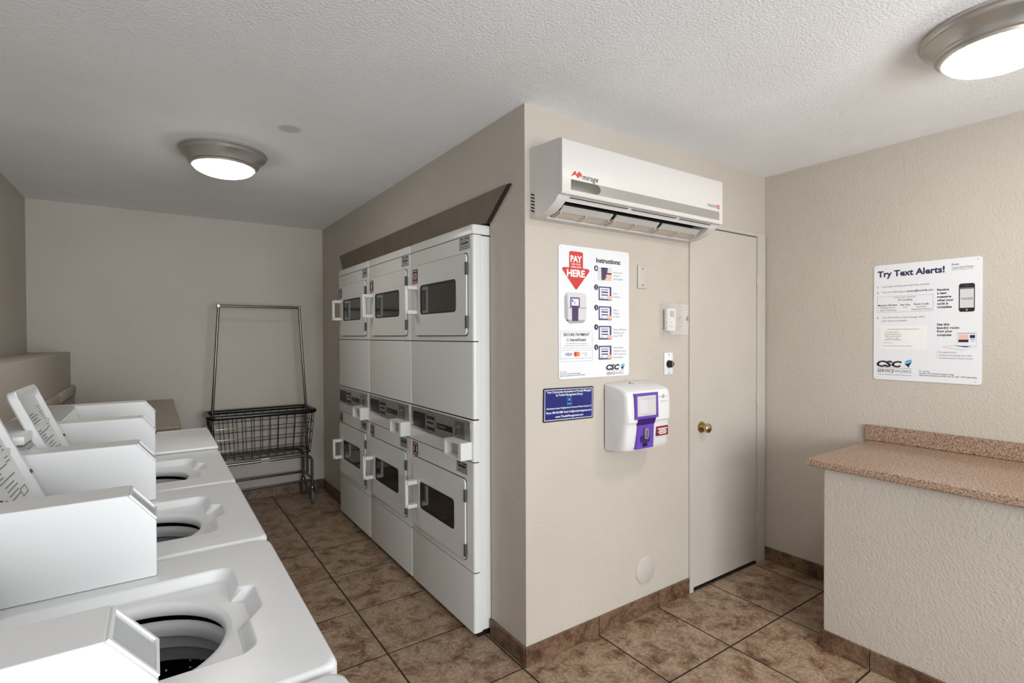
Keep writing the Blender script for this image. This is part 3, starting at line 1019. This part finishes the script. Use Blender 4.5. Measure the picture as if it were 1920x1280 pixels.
# ================================================================== CEILING LIGHTS
def make_light(x, y, label, glass='lamp_glass'):
    root = tag(empty('ceiling_light', (x, y, H)), label, 'ceiling light', 'round flush ceiling lights')
    prof = [(0.195, -0.0005), (0.212, -0.004), (0.214, -0.012), (0.206, -0.017), (0.202, -0.024), (0.204, -0.030), (0.196, -0.036), (0.178, -0.050), (0.170, -0.062),
            (0.172, -0.068), (0.168, -0.074), (0.160, -0.078), (0.156, -0.086), (0.150, -0.088), (0.144, -0.080)]
    MB().lathe(prof, (0, 0, 0), 64).build('metal_ring', 'nickel', root, angle=20)
    dome = [(0.149, -0.0815)]
    for i in range(1, 11):
        a = R(90 * i / 10)
        dome.append((0.149 * math.cos(a), -0.0815 - 0.052 * math.sin(a)))
    MB().lathe(dome, (0, 0, 0), 64).build('glass_dome', glass, root, angle=60)
make_light(0.32, 3.205, 'round nickel-rimmed ceiling light over the aisle between washers and dryers', 'lamp_glass_aisle')
make_light(2.275, 0.49, 'round nickel-rimmed ceiling light over the countertop and text alert sign')

# ================================================================== AIR CONDITIONER
def make_ac():
    X0, L = 1.345, 1.078
    root = tag(empty('air_conditioner', (X0, YC, 1.945)), 'white wall-mounted split air conditioner above the pay sign', 'air conditioner')
    # profile in (y, z): room side is -y
    full = [(-0.0005, 0.0), (-0.0005, 0.305), (-0.045, 0.300), (-0.196, 0.290), (-0.196, 0.072), (-0.192, 0.062), (-0.175, 0.046), (-0.15, 0.028), (-0.11, 0.012), (-0.06, 0.003)]
    notch = [(-0.0005, 0.0), (-0.0005, 0.305), (-0.045, 0.300), (-0.196, 0.290), (-0.196, 0.072), (-0.192, 0.062), (-0.175, 0.046), (-0.168, 0.052), (-0.15, 0.085), (-0.07, 0.078), (-0.052, 0.006), (-0.048, 0.001)]
    b = MB()
    b.prism(full, 'yz', 0.0, 0.052)
    b.prism(notch, 'yz', 0.052, L - 0.052)
    b.prism(full, 'yz', L - 0.052, L)
    co = b.build('casing', 'ac_white', root, angle=30)
    # dark air outlet lining
    MB().prism([(-0.166, 0.0535), (-0.149, 0.084), (-0.071, 0.077), (-0.054, 0.010), (-0.0605, 0.0105), (-0.077, 0.071), (-0.147, 0.078), (-0.161, 0.0535)], 'yz', 0.0525, L - 0.0525).build('air_outlet', 'black', root)
    # vanes and ribs
    nb = 3
    seg = (L - 0.13) / nb
    for i in range(nb):
        a = 0.065 + i * seg + 0.006
        c2 = a + seg - 0.022
        MB().prism([(-0.139, 0.0415), (-0.140, 0.036), (-0.117, 0.018), (-0.114, 0.023)], 'yz', a, c2).build('vane', 'vane', root)
        MB().prism([(-0.112, 0.026), (-0.111, 0.020), (-0.066, 0.006), (-0.062, 0.012)], 'yz', a - .002, c2 + .006).build('lower_vane', 'rib_plastic', root)
        for x in (a + 0.002, (a + c2) / 2, c2 - 0.008):
            MB().prism([(-0.122, 0.021), (-0.117, 0.011), (-0.072, -0.0005), (-0.068, 0.012)], 'yz', x, x + 0.006).build('vane_bracket', 'rib_plastic', root)
    # front panel
    fp = MB()
    pts = [(-0.1965, 0.064), (-0.1965, 0.289), (-0.212, 0.287), (-0.218, 0.280), (-0.218, 0.074), (-0.213, 0.066)]
    fp.prism(pts, 'yz', -0.001, L + 0.001)
    fo = fp.build('front_panel', 'ac_white', root, angle=50)
    MB().rect(0.045, L - 0.028, 0.083, 0.126, -0.2186, 0.0012).build('trim_strip', 'ac_grey', fo)
    dp = [(0.046, 0.084), (0.185, 0.084)] + [(0.185 + 0.024 * math.cos(R(a)), 0.1045 + 0.0205 * math.sin(R(a))) for a in range(-80, 81, 20)] + [(0.185, 0.125), (0.046, 0.125)]
    MB().prism(dp, 'xz', -0.2194, -0.2187).build('display_window', 'ac_display', fo)
    y = -0.2186
    lg = MB()
    lg.poly([(0.045, 0.138), (0.062, 0.160), (0.070, 0.162), (0.076, 0.150), (0.086, 0.163), (0.098, 0.160), (0.106, 0.150), (0.099, 0.140), (0.092, 0.148), (0.088, 0.137), (0.080, 0.137), (0.068, 0.148), (0.058, 0.143)], y)
    lg.frame(L - 0.048, L - 0.026, 0.139, 0.160, 0.003, y)
    lg.text('18', L - 0.043, L - 0.031, 0.1495, 0.012, y, 0.02)
    lg.build('logo', 'ink_red', fo, flat=True)
    tt = MB().text('mirage', 0.106, 0.196, 0.146, 0.022, y, 0.012, 0.25)
    tt.build('brand_lettering', 'ink_black', fo, flat=True)
    MB().text('MAGNUM', L - 0.125, L - 0.052, 0.149, 0.015, y, 0.0, 0.0).build('model_lettering', 'ink_grey', fo, flat=True)
    # grooves under the panel
    gr = MB()
    for a, c2 in ((0.06, 0.40), (0.425, 0.735), (0.76, L - 0.07)):
        gr.box(a, c2, -0.1975, -0.1962, 0.0565, 0.060)
    gr.build('panel_joint', 'dark_gap', root)
    sv = MB()
    for i in range(6):
        z = 0.022 + i * 0.014
        sv.prism([(-0.034, z), (-0.008, z + 0.010), (-0.008, z + 0.016), (-0.034, z + 0.006)], 'yz', -0.0006, 0.0004)
    sv.build('side_vent', 'dark_gap', root)
make_ac()

# ================================================================== WALL PIECES BY THE DOOR
# pay station instructions
def plate_sign(name, loc, rz, w_, h_, label, m='sign_white', t=0.003, r=0.014):
    root = tag(empty(name, loc, rz), label, 'sign')
    p = MB().prism(rrect(-w_ / 2, w_ / 2, -h_ / 2, h_ / 2, r, 4), 'xz', -t - 0.001, -0.001).build('sign_panel', m, root)
    return root, p

def csc_logo(mb_black, mb_grey, parent_mesh_y, x0, x1, z, h, logo, ruley, sx0, sx1, sxm, sz, sh):
    pass

root, pan = plate_sign('pay_sign', (1.731, YC, 1.546), 0, 0.457, 0.612, 'tall white pay here instruction sign with red arrow on the wall')
Y = -0.0044
Y2, Y3 = Y - 0.0004, Y - 0.0008
MB().poly([(-0.166, 0.276), (-0.158, 0.281), (-0.090, 0.281), (-0.081, 0.276), (-0.081, 0.205), (-0.048, 0.205), (-0.040, 0.198), (-0.043, 0.190), (-0.118, 0.108), (-0.126, 0.106), (-0.132, 0.110), (-0.205, 0.190), (-0.209, 0.198), (-0.201, 0.205), (-0.166, 0.205)], Y).build('arrow', 'ink_red', pan, flat=True)
t = MB().text('PAY', -0.158, -0.089, 0.246, 0.028, Y2, 0.035).text('FOR YOUR', -0.150, -0.097, 0.2215, 0.0075, Y2, 0.01).text('WASH & DRY', -0.156, -0.092, 0.209, 0.0075, Y2, 0.01).text('HERE', -0.180, -0.070, 0.180, 0.030, Y2, 0.035)
t.build('arrow_lettering', 'ink_white', pan, flat=True)
t = Pieces('lettering', 'ink_black', pan).text('Instructions:', 0.003, 0.168, 0.252, 0.021, Y, 0.035)
t.text('SECURE PAYMENT', -0.201, -0.041, -0.1025, 0.013, Y, 0.022).text('IdentiShield', -0.161, -0.065, -0.1265, 0.012, Y, 0.024)
t.text('For service', -0.223, -0.184, -0.272, 0.0046, Y, .01).text('use the CSC Service Request App', -0.223, -0.101, -0.2815, 0.0055, Y, .01).text('visit www.cscserviceworks.com or call 1-877-264-6622', -0.223, -0.069, -0.290, 0.0055, Y, .01)
t.text('CSC', 0.067, 0.160, -0.262, 0.0235, Y, 0.055, 0.2).rect(0.069, 0.189, -0.2795, -0.2783, Y)
t.text('SERVICE', 0.071, 0.130, -0.292, 0.0125, Y, 0.008, 0.15)
t.frame(-0.181, -0.170, -0.134, -0.120, 0.001, Y).rect(-0.1765, -0.1740, -0.130, -0.124, Y)
t.build()
t = MB()
for z, ls in ((0.201, (('Insert and', .059), ('remove', .039), ('card quickly', .067))), (0.098, (('Start', .028), ('Machine', .047))), (0.017, (('Select', .031), ('Washer', .043), ('or Dryer', .045))),
              (-0.078, (('Select Machine', .090), ('Number and', .072), ('press "OK"', .066))), (-0.167, (('Add another', .072), ('machine or press', .090), ('"OK" to start the', .090), ('machine(s)', .066)))):
    for i, (s, w_) in enumerate(ls):
        t.text(s, 0.117, 0.117 + w_, z - 0.0158 * i, 0.0085, Y)
t.text('Your credit/debit card is encrypted at the', -0.190, -0.052, -0.143, 0.0045, Y).text('point of swipe and accepted as IDTECH secured', -0.200, -0.045, -0.153, 0.0045, Y)
t.text('except that some cards will not appear third party', -0.213, -0.031, -0.2115, 0.0038, Y)
t.text('DISCOVER', -0.086, -0.055, -0.190, 0.0046, Y)
t.frame(-0.220, -0.022, -0.165, -0.086, 0.0008, Y).frame(-0.220, -0.022, -0.226, -0.174, 0.0008, Y)
t.text('WORKS', 0.132, 0.189, -0.292, 0.0120, Y, 0.0, 0.15)
t.build('small_lettering', 'ink_grey', pan, flat=True)
t = MB()
for z in (0.213, 0.123, 0.026, -0.067, -0.163): t.disc(0.003, z, 0.0135, Y)
t.text('VISA', -0.190, -0.151, -0.193, 0.013, Y, 0.015, 0.2)
t.build('step_badges', 'ink_navy', pan, flat=True)
t = MB()
for n_, z in zip('12345', (0.213, 0.123, 0.026, -0.067, -0.163)): t.text(n_, -0.0012, 0.0068, z, 0.0135, Y2, 0.0)
t.build('step_numbers', 'ink_white', pan, flat=True)
MB().disc(-0.127, -0.193, 0.0115, Y).build('card_circle', 'ink_red', pan, flat=True)
MB().disc(-0.113, -0.193, 0.0115, Y2).rect(-0.072, -0.056, -0.200, -0.197, Y).build('card_circle', 'ink_orange', pan, flat=True)
# pictures
pg, pp, pl_, ps, pk = Pieces('step_picture', 'ink_pic_grey', pan), Pieces('step_picture', 'ink_purple', pan), Pieces('picture_screen', 'ink_lilac', pan), Pieces('picture_hand', 'ink_skin', pan), MB()
pg.prism(rrect(0.013, 0.106, 0.156, 0.220, 0.006, 3), 'xz', Y - 0.0002, Y)
pp.poly([(0.036, 0.216), (0.078, 0.213), (0.076, 0.163), (0.038, 0.158)], Y2)
ps.poly([(0.062, 0.168), (0.070, 0.186), (0.105, 0.190), (0.105, 0.163), (0.066, 0.160)], Y3)
pk.rect(0.036, 0.080, 0.212, 0.219, Y3).rect(0.078, 0.105, 0.188, 0.195, Y3).rect(0.055, 0.072, 0.172, 0.176, Y3 - .0003)
for z1 in (0.128, 0.033, -0.061, -0.157):
    z0 = z1 - 0.066
    pp.rect(0.019, 0.104, z0, z1, Y2)
    pl_.rect(0.026, 0.092, z0 + 0.007, z1 - 0.006, Y3)
    pk.rect(0.034, 0.082, z1 - 0.017, z1 - 0.014, Y3 - .0005).rect(0.036, 0.080, z1 - 0.030, z1 - 0.024, Y3 - .0005).rect(0.036, 0.080, z1 - 0.043, z1 - 0.038, Y3 - .0005)
    pk.rect(0.034, 0.046, z0 + 0.010, z0 + 0.013, Y3 - .0005)
    ps.poly([(0.070, z0 + 0.012), (0.082, z0 + 0.024), (0.108, z0 + 0.020), (0.108, z0 + 0.002), (0.080, z0 + 0.004)], Y3 - .001)
pg.prism(rrect(-0.196, -0.060, -0.040, 0.092, 0.022, 4), 'xz', Y - 0.0002, Y)
kd = MB().poly([(-0.196, 0.07), (-0.178, 0.088), (-0.172, -0.044), (-0.194, -0.026)], Y2)
kd.rect(-0.172, -0.062, 0.018, 0.024, Y2).poly([(-0.19, -0.034), (-0.065, -0.034), (-0.08, -0.048), (-0.165, -0.052)], Y2)
kd.build('picture_shade', 'ink_pic_dark', pan, flat=True)
pp.rect(-0.160, -0.102, 0.024, 0.069, Y3).poly([(-0.150, 0.024), (-0.110, 0.024), (-0.112, -0.040), (-0.150, -0.040)], Y3)
pl_.rect(-0.154, -0.109, 0.031, 0.063, Y3 - .0005)
pk.rect(-0.150, -0.143, 0.048, 0.058, Y3 - .001).rect(-0.136, -0.132, 0.040, 0.047, Y3 - .001)
pk.build('picture_print', 'ink_navy', pan)
def arrow_logo(x0, x1, z0, z1, parent, y):
    w_, h_ = x1 - x0, z1 - z0
    P = lambda u, v: (x0 + u * w_, z0 + v * h_)
    MB().poly([P(0, .5), P(.25, .85), P(.92, 1.0), P(1.0, .7), P(.8, .35), P(.62, .62)], y).build('logo_mark', 'ink_blue', parent, flat=True)
    MB().poly([P(.05, .42), P(.60, .55), P(.86, .62), P(.58, 0.0)], y - 0.0003).build('logo_mark', 'ink_navy', parent, flat=True)
arrow_logo(0.166, 0.196, -0.277, -0.246, pan, Y)
hl = MB()
for (x, z) in ((-0.214, 0.294), (0.214, 0.294), (-0.214, -0.296)): hl.disc(x, z, 0.003, Y, 10)
hl.build('mount_hole', 'ink_light', pan, flat=True)

# blue association sign, hung slightly tilted
root = tag(empty('community_sign', (1.5635, YC, 1.126)), 'small dark blue community association sign with white border', 'sign')
root.rotation_euler = (0, R(1.0), 0)
MB().prism(rrect(-0.151, 0.151, -0.0755, 0.0755, 0.006, 3), 'xz', -0.004, -0.001).build('sign_rim', 'sign_rim', root)
pan = MB().prism(rrect(-0.145, 0.145, -0.0695, 0.0695, 0.003, 2), 'xz', -0.0046, -0.0041).build('sign_panel', 'sign_blue', root)
Y = -0.0052
t = MB().frame(-0.1445, 0.1445, -0.069, 0.069, 0.0022, Y)
t.text('Your Community Association is Proudly Managed', -0.132, 0.134, 0.0580, 0.0095, Y, 0.012).text('by Trestle Management Group', -0.079, 0.081, 0.0435, 0.0095, Y, 0.012)
t.text('Maintenance Issues? Neighborhood Concerns? Please Contact Us!', -0.133, 0.136, -0.0155, 0.0072, Y, 0.012)
t.text('Phone: 480-422-0888  Email: info@trestlemanagement.com', -0.134, 0.136, -0.0345, 0.0092, Y, 0.012)
t.text('www.TrestleManagement.com', -0.082, 0.086, -0.0535, 0.0095, Y, 0.012)
t.build('sign_lettering', 'ink_white', pan, flat=True)
t = MB().frame(-0.013, 0.014, -0.004, 0.032, 0.001, Y).disc(0.0005, 0.020, 0.006, Y, 12).rect(-0.010, 0.011, 0.0, 0.004, Y)
t.build('emblem', 'ink_blue', pan, flat=True)

# payment kiosk
root = tag(empty('payment_kiosk', (1.945, YC, 1.045)), 'white card payment box with purple screen bezel and card slot', 'payment terminal')
prof = [(-0.006, -0.163), (-0.10, -0.160), (-0.128, -0.150), (-0.140, -0.132), (-0.147, -0.060), (-0.148, -0.024), (-0.151, -0.018), (-0.156, -0.012), (-0.157, 0.04), (-0.154, 0.105), (-0.146, 0.130), (-0.128, 0.142), (-0.06, 0.156), (-0.006, 0.163)]
kb = MB()
loops = []
for x, sy, sz in ((-0.157, .80, .945), (-0.154, .88, .968), (-0.148, .94, .984), (-0.138, .98, .994), (-0.118, 1, 1), (0.0, 1.02, 1.012), (0.118, 1, 1), (0.138, .98, .994), (0.148, .94, .984), (0.154, .88, .968), (0.157, .80, .945)):
    loops.append([(x, -0.006 + (p[0] + 0.006) * sy, p[1] * sz) for p in prof])
kb.loft(loops, True, True)
kbo = kb.build('case', 'kiosk_white', root, angle=32)
MB().prism(rrect(-0.156, 0.156, -0.156, 0.156, 0.03, 4), 'xz', -0.0065, -0.0005).build('back_plate', 'black', root)
# purple bezel, strip and screen
bz = MB()
ring_plate(bz, [(-0.116, 0.002), (0.046, 0.002), (0.042, 0.122), (-0.118, 0.122)], [(-0.100, 0.014), (0.032, 0.014), (0.030, 0.110), (-0.102, 0.110)], -0.163, -0.1505)
bz.build('screen_bezel', 'kiosk_purple', root)
scr = MB().box(-0.1015, 0.0315, -0.161, -0.151, 0.0145, 0.1095).build('screen', 'screen_grey', root)
MB().rect(-0.088, -0.03, 0.030, 0.09, -0.1615).build('screen_picture', 'ink_pic_grey', scr)
MB().rect(-0.06, 0.02, 0.093, 0.095, -0.1615).rect(-0.05, -0.03, 0.019, 0.022, -0.1615).rect(-0.02, 0.0, 0.019, 0.022, -0.1615).build('screen_print', 'ink_pic_dark', scr)
MB().prism([(-0.164, 0.0025), (-0.1555, 0.0025), (-0.145, -0.028), (-0.1545, -0.028)], 'yz', -0.094, 0.028).build('bezel_step', 'kiosk_purple_dark', root)
cs = MB().prism([(-0.090, -0.0285), (0.024, -0.0285), (0.018, -0.140), (-0.100, -0.140)], 'xz', -0.154, -0.138).build('card_panel', 'kiosk_purple', root)
MB().prism(rrect(-0.072, -0.010, -0.112, -0.078, 0.010, 3), 'xz', -0.158, -0.1545).build('card_slot_surround', 'kiosk_purple_dark', cs)
MB().prism(rrect(-0.050, -0.026, -0.095, -0.044, 0.008, 3), 'xz', -0.164, -0.1585).build('card_slot', 'mid_grey', cs)
MB().box(-0.040, -0.036, -0.1655, -0.1642, -0.09, -0.052).build('card_slit', 'black', cs)
MB().box(-0.056, -0.028, -0.1575, -0.1545, -0.13, -0.115).build('card_light', 'black', cs)
rl = MB().rect(0.044, 0.126, -0.092, -0.047, -0.1545, 0.008).build('red_label', 'label_red', root)
t = MB()
for i, (a, b_) in enumerate(((0.050, 0.12), (0.06, 0.11), (0.052, 0.116), (0.06, 0.112))): t.rect(a, b_, -0.060 - i * 0.008, -0.056 - i * 0.008, -0.155)
t.build('label_print', 'ink_white', rl)
t = MB().rect(0.056, 0.120, 0.098, 0.100, -0.1615, 0.004).rect(0.085, 0.090, 0.090, 0.108, -0.1617, 0.004).rect(0.07, 0.115, 0.075, 0.077, -0.1617, 0.004)
t.build('maker_mark', 'ink_light', root)
MB().lathe([(0.0, 0.006), (0.010, 0.006), (0.011, 0.0)], (-0.02, -0.05, 0.160), 14).build('lock', 'nickel', root)

# blank plate, thermostat, switch, round cover
def wallplate(name, x, z, w_, h_, label, m, cat, t=0.006):
    r_ = tag(empty(name, (x, YC, z)), label, cat)
    MB().box(-w_ / 2, w_ / 2, -t, -0.0005, -h_ / 2, h_ / 2, 0.003, 2).build('plate', m, r_)
    return r_
r_ = wallplate('blank_wall_plate', 2.059, 1.737, 0.070, 0.117, 'blank beige wall plate with two screws beside the pay sign', 'door_paint', 'wall plate')
for z in (-0.042, 0.042): MB().lathe([(0.0, -0.0085), (0.0035, -0.008), (0.0035, -0.006)], (0, 0, z), 10, 'y').build('screw', 'dark_grey', r_)
MB().frame(-0.036, 0.036, -0.0595, 0.0595, 0.0012, -0.0018).build('paint_seam', 'mid_grey', r_)
r_ = wallplate('timer_switch', 2.264, 1.287, 0.070, 0.117, 'steel switch plate with a black rotary knob beside the door', 'sign_white', 'switch')
MB().lathe([(0.0, -0.030), (0.016, -0.029), (0.018, -0.026), (0.020, -0.010), (0.021, -0.0065)], (0.0, 0, -0.002), 20, 'y').build('knob', 'black', r_)
MB().box(-0.003, 0.003, -0.033, -0.0295, -0.018, 0.014, 0.001, 1).build('knob_pointer', 'mid_grey', r_)
for z in (-0.048, 0.048): MB().lathe([(0.0, -0.0085), (0.0035, -0.008), (0.0035, -0.006)], (0, 0, z), 10, 'y').build('screw', 'mid_grey', r_)
r_ = tag(empty('round_cover_plate', (2.084, YC, 0.225)), 'round beige cover plate low on the wall near the door', 'cover plate')
MB().lathe([(0.0, -0.010), (0.062, -0.009), (0.071, -0.005), (0.073, -0.0005)], (0, 0, 0), 40, 'y').build('plate', 'door_paint', r_)
MB().lathe([(0.0, -0.0118), (0.004, -0.0112), (0.004, -0.0095)], (0, 0, 0), 10, 'y').build('screw', 'light_grey', r_)
# thermostat in clear guard
r_ = tag(empty('thermostat', (2.262, YC, 1.523)), 'white thermostat with small grey display inside the clear guard', 'thermostat')
MB().box(-0.040, 0.030, -0.030, -0.0005, -0.062, 0.058, 0.004, 2).build('body', 'plastic_white', r_)
MB().rect(-0.020, 0.014, 0.012, 0.046, -0.0312, 0.001).build('display', 'light_grey', r_)
MB().disc(-0.004, -0.016, 0.004, -0.0306, 12).build('button', 'ink_red', r_, flat=True)
MB().rect(-0.020, 0.014, -0.046, -0.030, -0.0308, 0.0006).build('button_panel', 'ink_pic_grey', r_)
MB().box(-0.0415, -0.0402, -0.012, -0.004, -0.055, 0.050).build('side_slot', 'dark_grey', r_)
g = tag(empty('thermostat_guard', (2.278, YC, 1.523)), 'clear ribbed plastic guard box fixed over the thermostat', 'guard box')
o1 = rrect(-0.080, 0.082, -0.092, 0.090, 0.010, 3)
o2 = rrect(-0.074, 0.076, -0.085, 0.083, 0.010, 3)
gd = MB()
gd.loft([[(p[0] * 1.05, -0.0005, p[1] * 1.05) for p in o1], [(p[0] * 1.05, -0.004, p[1] * 1.05) for p in o1], [(p[0], -0.004, p[1]) for p in o1], [(p[0], -0.062, p[1]) for p in o2], [(p[0] * .95, -0.067, p[1] * .95) for p in o2]], False, True)
gd.build('clear_cover', 'clear_plastic', g)
rb = MB()
for i in range(11):
    z = -0.074 + i * 0.0146
    rb.box(-0.0815, -0.0765, -0.058, -0.008, z - 0.002, z + 0.002)
    if abs(z) > 0.012: rb.box(0.030, 0.048, -0.0685, -0.0672, z - 0.002, z + 0.002)
rb.build('guard_rib', 'clear_plastic', g)
MB().lathe([(0.0, -0.078), (0.010, -0.076), (0.012, -0.0675)], (0.062, 0, 0.004), 16, 'y').build('lock', 'nickel', g)

# text alert sign on the right wall
root, pan = plate_sign('text_alert_sign', (XR, 0.9715, 1.503), R(-90), 0.447, 0.610, 'white text alert sign above the countertop on the wall')
Y = -0.0044; Y2 = Y - 0.0004; Y3 = Y - 0.0008
t = MB().text('Try Text Alerts!', -0.206, 0.082, 0.257, 0.030, Y, 0.034)
t.build('heading_lettering', 'ink_navy', pan, flat=True)
t = Pieces('lettering', 'ink_black', pan).text('From', 0.109, 0.137, 0.276, 0.0082, Y, 0.02)
for s, x1, z in (('Receive', 0.099, 0.157), ('a text', 0.090, 0.140), ('message', 0.108, 0.122), ('when your', 0.117, 0.105), ('cycle is', 0.096, 0.088), ('complete', 0.110, 0.071),
                 ('See this', 0.101, -0.015), ('laundry room', 0.139, -0.032), ('from your', 0.113, -0.049), ('computer', 0.112, -0.067)):
    t.text(s, 0.052, x1, z, 0.0105, Y, 0.035)
t.text('1.', -0.208, -0.199, 0.189, 0.0085, Y, 0.02).text('2.', -0.208, -0.199, 0.159, 0.0085, Y, 0.02).text('3.', -0.208, -0.199, 0.024, 0.0085, Y, 0.02)
t.text('textme@laundrify.com', -0.075, 0.036, 0.160, 0.0095, Y, 0.015)
t.text('Machine Number', -0.203, -0.114, 0.091, 0.0092, Y, 0.015).text('Star Key', -0.103, -0.059, 0.090, 0.0088, Y, 0.015).text('Room Code', -0.043, 0.019, 0.091, 0.0090, Y, 0.015)
t.text('9*123456', -0.112, -0.050, 0.115, 0.0095, Y, 0.005)
t.text('CSC', -0.210, -0.094, -0.2205, 0.029, Y, 0.055, 0.2).rect(-0.209, -0.053, -0.2415, -0.2400, Y)
t.text('SERVICE', -0.206, -0.127, -0.257, 0.016, Y, 0.008, 0.15)
t.text('For service', -0.020, 0.023, -0.2515, 0.0058, Y, .01).text('use the CSC Service Request App', -0.020, 0.120, -0.2615, 0.0072, Y, .01).text('visit www.cscserviceworks.com or call 1-877-264-6622', -0.020, 0.206, -0.2715, 0.0072, Y, .01)
t.build()
t = MB().text('LaundryView', 0.110, 0.192, 0.2605, 0.0115, Y, 0, 0.15).text('LAUNDRY MONITORING SYSTEM', 0.108, 0.188, 0.2495, 0.0038, Y)
t.text('Load your clothing and start the machine', -0.185, 0.021, 0.190, 0.0095, Y).text('Text the following to', -0.185, -0.079, 0.160, 0.0095, Y)
t.text('SAMPLE TEXT MESSAGE', -0.130, -0.037, 0.129, 0.0065, Y)
t.text('(displayed on', -0.193, -0.125, 0.078, 0.0088, Y).text('each machine)', -0.196, -0.120, 0.064, 0.0088, Y).text('(*)', -0.088, -0.072, 0.077, 0.0088, Y).text('(number', -0.033, 0.010, 0.077, 0.0085, Y).text('displayed below)', -0.055, 0.029, 0.065, 0.0088, Y)
t.text('You will receive a text message when', -0.184, 0.002, 0.026, 0.0095, Y).text('your cycle is complete', -0.185, -0.072, 0.0085, 0.0095, Y)
t.text('No additional fees', 0.059, 0.129, -0.153, 0.0072, Y).text('Download new message when ready', 0.059, 0.186, -0.167, 0.0072, Y).text('Cell phone number privacy assured', 0.059, 0.189, -0.181, 0.0072, Y)
t.disc(0.0525, -0.153, 0.0014, Y, 8).disc(0.0525, -0.167, 0.0014, Y, 8).disc(0.0525, -0.181, 0.0014, Y, 8)
t.frame(-0.208, 0.036, 0.053, 0.137, 0.0008, Y)
t.text('www.cscserviceworks.com', -0.204, -0.053, -0.276, 0.0066, Y)
t.text('WORKS', -0.125, -0.053, -0.257, 0.0155, Y, 0.0, 0.15)
t.build('small_lettering', 'ink_grey', pan, flat=True)
cd = MB().rect(-0.192, 0.012, -0.143, -0.018, Y, 0.0003).build('printed_card', 'ink_cream', pan)
t = MB().text('To see the machines visit laundryview.com/room', -0.160, -0.021, -0.0365, 0.0055, Y2)
for s, a, b_, z in (('Scan this code to', -.167, -.106, -.052), ('view this laundry room', -.175, -.098, -.063), ('online in your phone', -.172, -.099, -.073), ('browser to see', -.164, -.109, -.083), ('machine availability', -.174, -.098, -.092)):
    t.text(s, a, b_, z, 0.0062, Y2)
t.text('www.laundryview.com', -0.18, -0.135, -0.108, 0.005, Y2).text('powered by laundryview for residents', -0.18, -0.05, -0.124, 0.005, Y2)
t.build('card_lettering', 'ink_grey', cd, flat=True)
ph = MB().prism(rrect(0.137, 0.1965, 0.044, 0.180, 0.009, 4), 'xz', Y - 0.0003, Y).build('phone_picture', 'ink_black', pan)
MB().rect(0.141, 0.193, 0.063, 0.153, Y2 - .0002).build('phone_screen', 'ink_pic_grey', ph)
MB().rect(0.141, 0.193, 0.1535, 0.160, Y2 - .0002).rect(0.145, 0.190, 0.107, 0.110, Y3).rect(0.15, 0.19, 0.102, 0.104, Y3).rect(0.16, 0.175, 0.168, 0.170, Y2 - .0002).build('phone_print', 'ink_grey', ph)
MB().disc(0.167, 0.053, 0.004, Y2 - .0002, 12).build('phone_button', 'ink_pic_dark', ph, flat=True)
t = MB().frame(0.130, 0.204, -0.121, -0.056, 0.0012, Y)
for a, b_ in (((0.075, -0.126), (0.159, -0.140)), ((0.159, -0.140), (0.203, -0.122)), ((0.075, -0.126), (0.122, -0.118)), ((0.08, -0.130), (0.158, -0.143))):
    dx, dz = b_[0] - a[0], b_[1] - a[1]; l = math.hypot(dx, dz); nx_, nz_ = -dz / l * .0006, dx / l * .0006
    t.poly([(a[0] + nx_, a[1] + nz_), (b_[0] + nx_, b_[1] + nz_), (b_[0] - nx_, b_[1] - nz_), (a[0] - nx_, a[1] - nz_)], Y)
t.build('laptop_outline', 'ink_light', pan, flat=True)
MB().poly([(0.112, -0.119), (0.185, -0.122), (0.165, -0.127), (0.125, -0.121)], Y2).rect(0.136, 0.174, -0.103, -0.090, Y).rect(0.179, 0.198, -0.083, -0.068, Y).rect(0.134, 0.199, -0.062, -0.060, Y).build('laptop_print', 'ink_navy', pan, flat=True)
MB().rect(0.136, 0.174, -0.089, -0.067, Y).build('laptop_photo', 'ink_skin', pan)
MB().rect(0.179, 0.198, -0.092, -0.088, Y).rect(0.184, 0.194, -0.100, -0.097, Y).build('laptop_panel', 'ink_blue', pan)
arrow_logo(-0.084, -0.050, -0.236, -0.194, pan, Y)
hl = MB()
for (x, z) in ((-0.206, 0.292), (0.206, 0.292), (-0.206, -0.292), (0.2, -0.292)): hl.disc(x, z, 0.003, Y, 10)
hl.build('mount_hole', 'ink_light', pan, flat=True)
